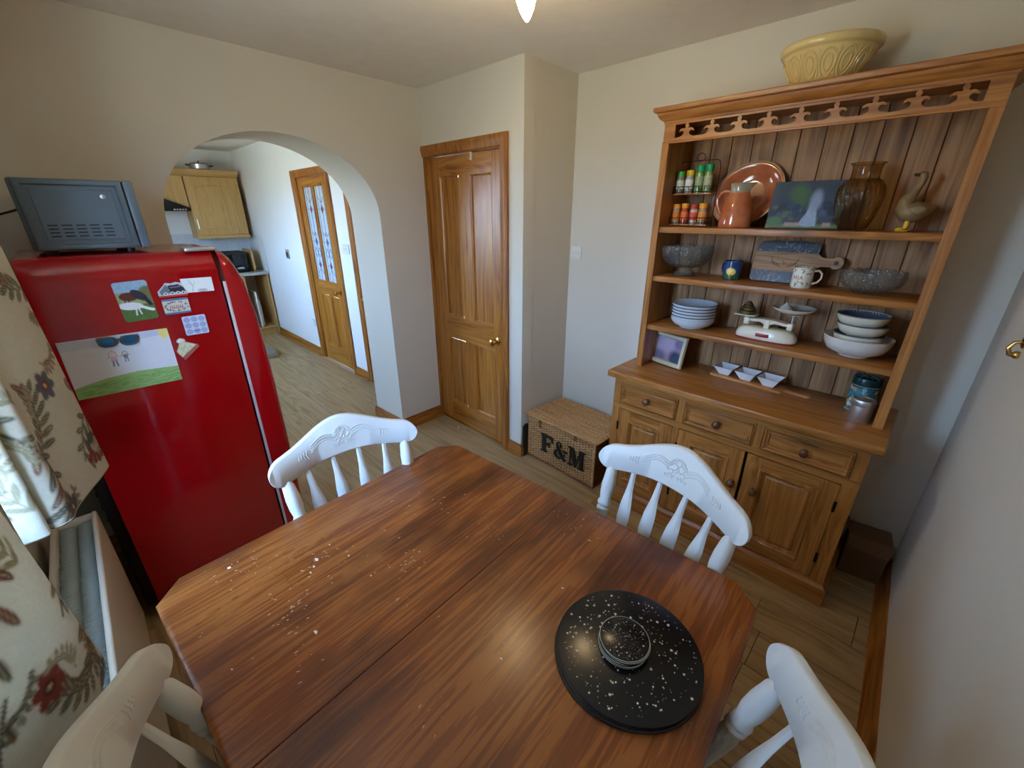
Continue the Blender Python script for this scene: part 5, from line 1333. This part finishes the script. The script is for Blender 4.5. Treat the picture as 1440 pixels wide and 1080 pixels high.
# glass vase, optic swirl
vs_ = T('glass_vase', (-.30, 2.255, S1), 0, 'smoky ribbed glass vase with a flared neck on the top shelf', 'vase')
def vfn(p, a, r_, h):
    k = 1 + .035 * math.cos(26 * (a + h * 2.6)) * min(1, max(0, (.185 - h) / .03)) * (1 if h > .004 else 0)
    return (p[0] * k, p[1] * k, p[2])
vp = [(.0, .0), (.042, .0), (.05, .006), (.062, .04), (.073, .085), (.078, .125), (.074, .158), (.062, .178), (.048, .188), (.046, .197), (.046, .222), (.049, .235), (.057, .244)]
hs = np.linspace(0, 1, 30); pr = []
vpa = np.array(vp); tt = np.linspace(0, 1, len(vp))
pr = [(float(np.interp(q, tt, vpa[:, 0])), float(np.interp(q, tt, vpa[:, 1]))) for q in np.linspace(0, 1, 40)]
O('vase_body', MB().lathe(pr + [(a - .0022, max(b, .006)) for a, b in pr[::-1] if a > .004][:-2] + [(0, .006)], seg=130, fn=vfn), AMBER, vs_, angle=80)
# duck in yellow boots
dk_ = T('duck_ornament', (-.128, 2.27, S1), 0, 'brown wooden duck ornament wearing yellow boots on the top shelf', 'ornament')
DUCK = plain('duck_wood', (128, 106, 72), .5, var=.2, nscale=30); BOOT = plain('boot_yellow', (212, 178, 40), .25, var=.05, coat=.4)
DS = .86
mb = MB().tube([(.088, 0, .103), (.075, 0, .094), (.055, 0, .086), (.03, 0, .080), (.0, 0, .079), (-.022, 0, .085), (-.033, 0, .10), (-.033, 0, .125), (-.022, 0, .15), (-.010, 0, .175), (.0, 0, .195), (.002, 0, .212), (-.004, 0, .224), (-.012, 0, .228), (-.018, 0, .226)],
               [.003, .014, .028, .040, .046, .046, .042, .033, .023, .017, .0145, .0155, .018, .0135, .004], 20)
O('body', mb, DUCK, dk_, angle=80)
O('beak', MB().tube([(-.016, 0, .228), (-.028, 0, .226), (-.040, 0, .230)], [.0075, .0062, .0035], 10), plain('beak_brown', (60, 44, 26), .4), dk_)
for s in (-1, 1):
    O('wing', MB().sphere((.018, s * .038, .088), .03, (1.25, .32, .62), 16), DUCK, dk_)
    O('boot', MB().tube([(-.006, s * .014, .052), (-.006, s * .014, .028), (-.006, s * .014, .012)], [.0135, .0125, .0125], 14).sphere((-.022, s * .014, .008), .012, (2.1, 1.0, .66), 14).box(-.046, .008, s * .014 - .0115, s * .014 + .0115, 0, .003, b=.001), BOOT, dk_)
O('legs', MB().tube([(-.006, .014, .045), (-.002, .01, .062)], .006, 8).tube([(-.006, -.014, .045), (-.002, -.01, .062)], .006, 8), DUCK, dk_)
for o_ in dk_.children: o_.data.transform(Matrix.Diagonal((.74, .9, .86, 1)))
# cut glass bowls
def cutfn(amp, k):
    def f(p, a, r_, h):
        q = 1 + amp * (abs(math.sin(k * (a + h * 9))) + abs(math.sin(k * (a - h * 9))) - 1.2) * (1 if h > .035 else .3); return (p[0] * q, p[1] * q, p[2])
    return f
def cut_bowl(name, x, y, label, foot, r0, h0, hb):
    t = T(name, (x, y, S2), 0, label, 'bowl')
    o_ = ([(0, 0), (.052, 0), (.054, .004), (.046, .02), (.032, .034), (.03, .04)] if foot else [(0, 0), (.045, 0), (.05, .003)])
    pf = [(r0 * math.sin(q * PI / 2) ** .8 * .97 + .03 * (1 - q), hb + (h0 - hb) * q ** 1.5) for q in np.linspace(.12, 1, 16)]
    inn = [(a - .005, b + .002) for a, b in pf[::-1]]
    mb = MB(); seg = 128; prof = o_ + pf
    def rim(p, a, r_, h):
        q = cutfn(.018, 12)(p, a, r_, h); z = q[2] + (.0035 * math.cos(20 * a) if h > h0 - .004 else 0); return (q[0], q[1], z)
    mb.lathe(prof + inn + [(0, hb + .006)], seg=seg, fn=rim)
    O('bowl_glass', mb, GLASS, t, angle=20)
cut_bowl('glass_bowl', -.945, 2.235, 'footed cut glass bowl at the left end of the second shelf', True, .128, .148, .04)
cut_bowl('glass_bowl', -.182, 2.245, 'low cut glass bowl at the right end of the second shelf', False, .108, .088, .004)
# mugs
def mug(name, x, y, r_, h, ras, hd, label, mh, m=PRINTG):
    t = T(name, (x, y, S2), 0, label, 'mug')
    L = 2 * PI * r_
    def P(u, v):
        a = hd + PI + u * 2 * PI; z = v * h; rr = r_ * (1 - .06 * np.clip(1 - v * 9, 0, 1) ** 2)
        return rr * np.cos(a), rr * np.sin(a), z
    me = grid_mesh('mug_wall', P, 150, 50, ras, lambda u, v: (u * ras.w, (1 - v) * ras.h)); o = link('mug_wall', me, m, t); solid(o, .0035, -1)
    O('mug_base', MB().lathe([(0, .001), (r_ * .93, .001), (r_ * .93, .006), (0, .006)], seg=32), mh, t)
    c, s = math.cos(hd), math.sin(hd)
    O('handle', MB().tube([(c * a, s * a, b) for a, b in ((r_ - .003, h * .82), (r_ + .016, h * .86), (r_ + .028, h * .72), (r_ + .029, h * .5), (r_ + .018, h * .3), (r_ - .003, h * .2))], [.005, .0045, .004, .004, .0045, .005], 10), mh, t)
    return t
r = Ras(.264, .088, (34, 62, 118), 700)
r.rect(0, .264, .058, .088, (44, 84, 62)); r.noise(.3, .006, 4)
for x in (.1, .226): r.ell(x, .048, .022, .017, (232, 208, 96), .2, soft=.15); r.ell(x, .044, .012, .008, (244, 232, 170), soft=.3); r.line([(x, .06), (x + .006, .088)], .003, (40, 90, 50))
mug('mug', -.722, 2.275, .042, .088, r, R(150), 'dark blue mug with a yellow flower and green base, second shelf', plain('mug_blue', (26, 48, 94), .15, coat=.4))
r = Ras(.26, .09, (222, 220, 208), 900)
for i in range(46):
    rg = random.Random(i + 9); x = rg.uniform(0, .26); band = rg.choice([0, 1]); y = rg.uniform(.003, .026) if band == 0 else rg.uniform(.06, .086)
    a = rg.uniform(0, PI); r.ell(x, y, .0085, .0024, rg.choice([(96, 122, 84), (128, 146, 104), (150, 160, 128)]), a); r.line([(x, y), (x + .008 * math.cos(a), y + .008 * math.sin(a))], .0007, (120, 110, 90))
    if i % 4 == 0: r.ell(x + .005, y, .0018, .0018, (170, 60, 60))
def glyph(x, y, s, pts): r.line([(x + a * s, y + b * s) for a, b in pts], .0024, (138, 44, 52))
for bx_ in (.030, .160):
    g = .015
    glyph(bx_, .036, g, [(0, 1), (.05, 0), (.45, .7), (.85, 0), (.95, 1)]); glyph(bx_ + .021, .036, g, [(0, 0), (0, 1)]); glyph(bx_ + .027, .036, g, [(0, 1), (.4, 0), (.8, 1)]); glyph(bx_ + .027, .036, g, [(.2, .62), (.62, .62)])
r.rect(0, .26, 0, .0015, (130, 90, 60))
mug('mug', -.415, 2.225, .039, .088, r, R(8), 'cream mug printed with leaves and a red name, in front of the board', CREAMC)
# marble and wood board
br = T('serving_board', (-.49, 2.33, S2), 0, 'large paddle board of acacia wood between dark marble ends, leaning on the second shelf', 'board')
nrm = Vector((0, -.97, .20)).normalized()
MARB, nt, b = base_mat('dark_marble', .3)
n = N(nt, 'ShaderNodeTexNoise', i_Scale=9.0, i_Detail=6.0, i_Distortion=2.5); nt.links.new(coords(nt), n.inputs['Vector'])
nt.links.new(ramp(nt, n.outputs['Fac'], [(.485, lin('2e343c')), (.5, lin('8a929c')), (.515, lin('2c3038'))]), b.inputs['Base Color'])
ACA = wood('acacia', '6a4222', '9c6e42', 'b48a58', 'x', .45, 1.6, .5)
U3, V3 = Vector((1, 0, 0)), Vector((0, .22, .975))
def bprism(name, pl, m, o=(0, -.028, .004), th=.016, par=None): return O(name, MB().prism(pl, o, U3, V3, -nrm * th), m, par or br)
bprism('marble_end', [(-.148, 0), (.088, 0), (.092, .006), (.094, .05), (-.16, .05), (-.158, .01)], MARB)
hp2 = [(-.16, .05), (.094, .05), (.099, .068), (.108, .078), (.12, .082), (.145, .083)] + [(.168 + .026 * math.cos(t), .101 + .026 * math.sin(t)) for t in [R(-140 + 280 * k / 14) for k in range(15)]] + [(.145, .119), (.12, .119), (.106, .124), (.097, .135), (-.158, .135)]
W_ = bprism('wood_centre', hp2, ACA)
bprism('marble_end', [(-.158, .135), (.096, .135), (.095, .165), (.09, .176), (.03, .186), (-.09, .186), (-.142, .180), (-.152, .165)], MARB)
def bp(x, y, d=.0006): return tuple(Vector((0, -.028, .004)) + U3 * x + V3 * y + nrm * d)
mb = MB()
mb.tube([bp(.168 + .009 * math.cos(t), .101 + .009 * math.sin(t)) for t in [2 * PI * k / 16 for k in range(16)]], .0015, 6, closed=True)
O('handle_hole', MB().lathe([(.0, .0008), (.009, .0008), (.009, 0)], bp(.168, .101, 0), 20, ax=nrm), BLACKM, br)
BURN = plain('burnt_mark', (66, 40, 22), .7)
mb = MB()
for s in (-1, 1): mb.tube([bp(-.03 + s * .012, .071), bp(-.03 + s * .04, .078), bp(-.03 + s * .052, .098), bp(-.03 + s * .055, .112)], .0012, 6)
for s in (-1, 1):
    for k in range(4): mb.tube([bp(-.03 + s * (.02 + .009 * k), .074 + .003 * k), bp(-.03 + s * (.024 + .009 * k), .084 + .004 * k)], .0011, 5)
mb.tube([bp(-.038, .098), bp(-.028, .09), bp(-.034, .083), bp(-.022, .085)], .0013, 5)
O('burnt_wreath', mb, BURN, br)
# bowls
def bowl(name, x, y, z, r_, h, label, m, group=None, rim=None, foot=.5, inn=None):
    t = T(name, (x, y, z), 0, label, 'bowl', group)
    O('bowl_body', MB().lathe([(0, .002), (r_ * foot * .9, .002), (r_ * foot * .92, 0), (r_ * foot, 0), (r_ * foot * 1.02, .005), (r_ * .82, h * .32), (r_ * .95, h * .66), (r_, h), (r_ * .985, h + .001), (r_ * .965, h - .001), (r_ * .9, h * .66), (r_ * .75, h * .36), (0, .012)], seg=56), m, t, angle=50)
    if inn: O('inner_glaze', MB().lathe([(r_ * .966, h - .0006), (r_ * .9, h * .67), (r_ * .75, h * .37 + .001), (0, .0135)], seg=48, cap=False), inn, t)
    if rim: O('rim', MB().lathe([(r_ * .998, h - .003), (r_ * 1.004, h - .0025), (r_ * 1.002, h + .0012), (r_ * .975, h + .0016)], seg=56, cap=False), rim, t)
    return t
BLC = plain('pale_blue_ceramic', (206, 214, 222), .15, var=.02); DKR = plain('dark_rim', (70, 74, 80), .3)
bl = ['lowest of the six stacked pale blue bowls on the third shelf', 'second bowl from the bottom of the six-bowl stack', 'third bowl from the bottom of the six-bowl stack', 'fourth bowl from the bottom of the six-bowl stack', 'fifth bowl from the bottom of the six-bowl stack', 'topmost of the six stacked pale blue bowls on the third shelf']
for i in range(6): bowl('pasta_bowl', -.862, 2.235, S3 + .0155 * i, .112 - (.002 if i < 2 else 0), .05, bl[i], BLC, 'stack of pale blue bowls', DKR if i else None, .55)
bowl('serving_bowl', -.165, 2.245, S3, .121, .083, 'large white footed serving bowl under the smaller stack', plain('offwhite_glaze', (218, 216, 208), .25), None, None, .42)
sb = [('lowest cream bowl nested in the large white bowl', .04, 0), ('middle cream bowl of the three in the large white bowl', .082, .006), ('topmost cream bowl with a blue grey inside, right of the scales', .12, -.002)]
for lb_, z, dx in sb: bowl('cereal_bowl', -.168 + dx, 2.245, S3 + z, .088 + (.002 if z > .1 else 0), .056, lb_, CREAMC, 'cream bowls stacked in the white bowl', GREYC, .5, GREYC)
# kitchen scales
ks = T('kitchen_scales', (-.505, 2.235, S3), R(-2), 'cream balance scales with a shallow pan and brass weights on the third shelf', 'scales')
SCM = plain('scale_cream', (216, 212, 192), .25, var=.04, coat=.3)
rings = []
for z, k in ((.008, 1.0), (.014, 1.02), (.03, 1.0), (.046, .93), (.056, .82), (.06, .66)):
    rings.append([(.128 * k * math.copysign(abs(math.cos(t)) ** .6, math.cos(t)), .05 * k * math.copysign(abs(math.sin(t)) ** .6, math.sin(t)), z) for t in [2 * PI * i / 48 for i in range(48)]])
O('base', MB().loft(rings), SCM, ks, angle=60)
O('red_skirt', MB().loft([[(.13 * math.copysign(abs(math.cos(t)) ** .6, math.cos(t)), .052 * math.copysign(abs(math.sin(t)) ** .6, math.sin(t)), z) for t in [2 * PI * i / 48 for i in range(48)]] for z in (.002, .008)]), plain('scale_red', (140, 30, 34), .3), ks)
O('name_plate', MB().box(-.03, .026, -.0535, -.045, .022, .038, b=.001), MATS['scale_red'], ks)
O('beam', MB().prism([(-.10, .082), (-.03, .086), (-.01, .076), (.01, .076), (.03, .086), (.10, .080), (.105, .09), (.03, .1), (-.03, .1), (-.105, .092)], (0, -.022, 0), (1, 0, 0), (0, 0, 1), (0, .044, 0)), SCM, ks)
for x in (-.09, .0, .095): O('support', MB().box(x - .012, x + .012, -.026, .026, .066 if x else .055, .098, b=.004), SCM, ks)
O('pan_post', MB().tube([(.095, 0, .05), (.095, 0, .14)], .004, 8).tube([(.07, 0, .132), (.12, 0, .132)], .003, 6), STEEL, ks)
O('weight_plate', MB().box(-.148, -.055, -.04, .04, .107, .111, b=.002), SCM, ks); O('plate_post', MB().tube([(-.1, 0, .095), (-.1, 0, .108)], .006, 8), SCM, ks)
O('scale_pan', MB().lathe([(0, .14), (.040, .141), (.074, .156), (.085, .167), (.086, .169), (.082, .168), (.072, .160), (.040, .145), (0, .144)], (.088, 0, 0), 48), CREAMC, ks)
WTM = plain('weight_brass', (96, 80, 52), .4, .7)
z = S3 + .1115; M = parent_world(ks)
for i, (rr, hh_) in enumerate(((.037, .018), (.03, .014), (.023, .011), (.016, .009), (.010, .007))):
    c = M @ Vector((-.1, 0, 0))
    o = O('scale_weight', MB().lathe([(0, 0), (rr * .95, 0), (rr, .002), (rr, hh_ - .002), (rr * .93, hh_), (0, hh_)], seg=28), WTM, label=['largest brass weight, bottom of the pile on the scales', 'second largest brass weight on the scales', 'middle brass weight of the pile on the scales', 'second smallest brass weight on the scales', 'smallest brass weight, top of the pile on the scales'][i], cat='weight', group='weights on the scales')
    o.location = (c.x, c.y, z); z += hh_ + .0002
c = M @ Vector((.088, 0, 0))
g1 = O('garlic_bulb', MB().lathe([(0, 0), (.02, .002), (.026, .012), (.022, .022), (.008, .032), (.004, .042), (0, .043)], seg=24, fn=lambda p, a, r_, h: (p[0] * (1 + .06 * math.cos(7 * a)), p[1] * (1 + .06 * math.cos(7 * a)), p[2])), plain('garlic', (222, 212, 196), .5), label='pale garlic bulb lying in the scale pan', cat='garlic'); g1.location = (c.x - .03, c.y - .01, S3 + .1455); g1.rotation_euler = (0, 0, 0)
g2 = O('peg', MB().loft([[(-.035, -.006, 0), (.035, -.004, 0), (.035, .004, 0), (-.035, .006, 0)], [(-.035, -.006, .009), (.035, -.004, .012), (.035, .004, .012), (-.035, .006, .009)]]).tube([(.0, -.007, .008), (0, .007, .008)], .004, 8), plain('dark_item', (48, 44, 40), .5), label='dark clip lying in the scale pan beside the garlic', cat='clip'); g2.location = (c.x + .032, c.y - .005, S3 + .149); g2.rotation_euler = (0, 0, .5)
# photo frame
ra = Ras(.165, .115, (170, 150, 172), 400)
ra.ell(.06, .05, .05, .05, (188, 168, 188), soft=.8); ra.ell(.10, .03, .05, .03, (196, 176, 196), soft=.8); ra.ell(.14, .095, .04, .04, (52, 70, 96), soft=.7); ra.ell(.03, .10, .05, .03, (118, 110, 138), soft=.8); ra.ell(.15, .02, .03, .03, (130, 118, 150), soft=.7)
pf_ = T('framed_photograph', (-.975, 2.215, WT), R(-14), 'cream picture frame with a blurred purple photo at the left of the worktop', 'picture frame')
mb = MB(); tl = .17
def fp(x, z, y): return (x, y + z * tl, z)
rg_ = lambda i, y: [fp(-.11 + i, .004 + i, y), fp(.11 - i, .004 + i, y), fp(.11 - i, .178 - i, y), fp(-.11 + i, .178 - i, y)]
mb.loft([rg_(0, .012), rg_(0, 0), rg_(.003, -.004), rg_(.018, -.004), rg_(.022, .001), rg_(.023, .004)], True, False)
mb._faces(rg_(0, .012), [(3, 2, 1, 0)])
O('frame', mb, plain('frame_cream', (196, 188, 158), .5, var=.06), pf_, angle=40)
O('strut', MB().prism([(-.02, 0), (.02, 0), (.012, .12), (-.012, .12)], (0, .085, .002), (1, 0, 0), (0, -.45, .89), (0, .003, 0)), plain('frame_back', (60, 50, 40), .7), pf_)
flat_print('photo', ra, fp(-.0825 - .005, .154, .0025), (1.06, 0, 0), (0, -tl, -1.08), PRINTG, pf_, .0006, .002)
# serving paddle with three dishes
pd = T('paddle_board', (-.54, 2.275, WT), R(-4.5), 'narrow wooden paddle board lying on the dresser worktop under three dishes', 'board')
ACC = wood('paddle_wood', '8a5424', 'b8804a', 'c8945c', 'x', .45, 1.6, .2)
pl_ = [(-.175, -.045), (.15, -.045), (.16, -.04), (.166, -.018), (.18, -.012), (.265, -.012), (.272, -.006), (.272, .008), (.265, .013), (.18, .013), (.166, .02), (.16, .042), (.15, .047), (-.175, .047), (-.183, .04), (-.183, -.038)]
O('paddle', MB().prism(pl_, (0, 0, .001), (1, 0, 0), (0, 1, 0), (0, 0, .012)), ACC, pd)
dl = ['leftmost small square white dish on the paddle board', 'middle small square white dish on the paddle board', 'rightmost small square white dish on the paddle board']
M = parent_world(pd)
for i in range(3):
    c = M @ Vector((-.120 + .108 * i, 0, .0135))
    t = T('dip_dish', c, R(-4.5), dl[i], 'dish', 'three square dishes on the paddle board')
    sq = lambda a, z: [(-a, -a, z), (a, -a, z), (a, a, z), (-a, a, z)]
    O('dish_body', MB().loft([sq(.022, 0), sq(.024, .001), sq(.048, .042), sq(.049, .044), sq(.046, .044), sq(.024, .006), sq(.002, .005)]), WHITEC, t, angle=30)
# tea tin
r = Ras(.32, .15, (46, 120, 138), 500)
r.rect(0, .32, 0, .028, (22, 26, 34)); r.noise(.1, .01, 2)
rg = random.Random(12)
for i in range(150):
    x, y = rg.uniform(0, .32), rg.uniform(.04, .145); r.ell(x, y, rg.uniform(.003, .011), rg.uniform(.003, .012), rg.choice([(206, 190, 170), (30, 150, 170), (150, 110, 110), (20, 60, 80), (90, 150, 190), (196, 150, 90), (160, 190, 200)]), rg.uniform(0, 3))
for i in range(24): r.rect(.0133 * i + .002, .0133 * i + .010, .009, .016, (196, 180, 130))
r.rect(0, .32, .028, .031, (200, 180, 120)); r.rect(0, .32, .034, .037, (40, 60, 70)); r.rect(0, .32, .145, .148, (200, 180, 120))
for i in range(40): r.line([(.008 * i, .14), (.008 * i + .004, .130)], .001, (16, 40, 50))
tin = T('tea_tin', (-.088, 2.27, WT), .4, 'round tin printed with a blue picture and dark banded lid, right end of worktop', 'tin')
def P_(u, v): a = u * 2 * PI; return .05 * np.cos(a), .05 * np.sin(a), .002 + v * .148
link('tin_wall', grid_mesh('tin_wall', P_, 200, 90, r, lambda u, v: (u * r.w, (1 - v) * r.h)), PRINTG, tin)
O('tin_base', MB().lathe([(0, 0), (.051, 0), (.0515, .002), (.0505, .004), (0, .004)], seg=48), STEEL, tin)
O('tin_lid', MB().lathe([(.0505, .122), (.052, .123), (.052, .150), (.0505, .154), (.046, .1555), (.03, .158), (0, .159)], seg=48, cap=False), plain('tin_lid_teal', (24, 58, 62), .25, .4, var=.3, nscale=60), tin)
mb = MB()
for k in range(12): a = k * PI / 6; mb.tube([(.012 * math.cos(a), .012 * math.sin(a), .1588), (.044 * math.cos(a), .044 * math.sin(a), .1562)], .0012, 5)
O('lid_ribs', mb, plain('lid_teal_light', (70, 130, 126), .3), tin)
cj = T('steel_canister', (-.068, 2.14, WT), 0, 'small steel canister standing in front of the tea tin', 'canister')
cj.location = (-.072, 2.145, WT)
O('canister_body', MB().lathe([(0, 0), (.037, 0), (.038, .002), (.038, .075), (.0375, .077), (0, .077)], seg=40), STEEL, cj)
O('lid', MB().lathe([(.0385, .07), (.0398, .072), (.0398, .092), (.038, .096), (.03, .0965), (.028, .094), (0, .094)], seg=40, cap=False), STEEL, cj)
0 and print('TRIS', sum(len(o.data.loop_triangles) if False else len(o.data.polygons) for o in SC.objects if o.type == 'MESH'))
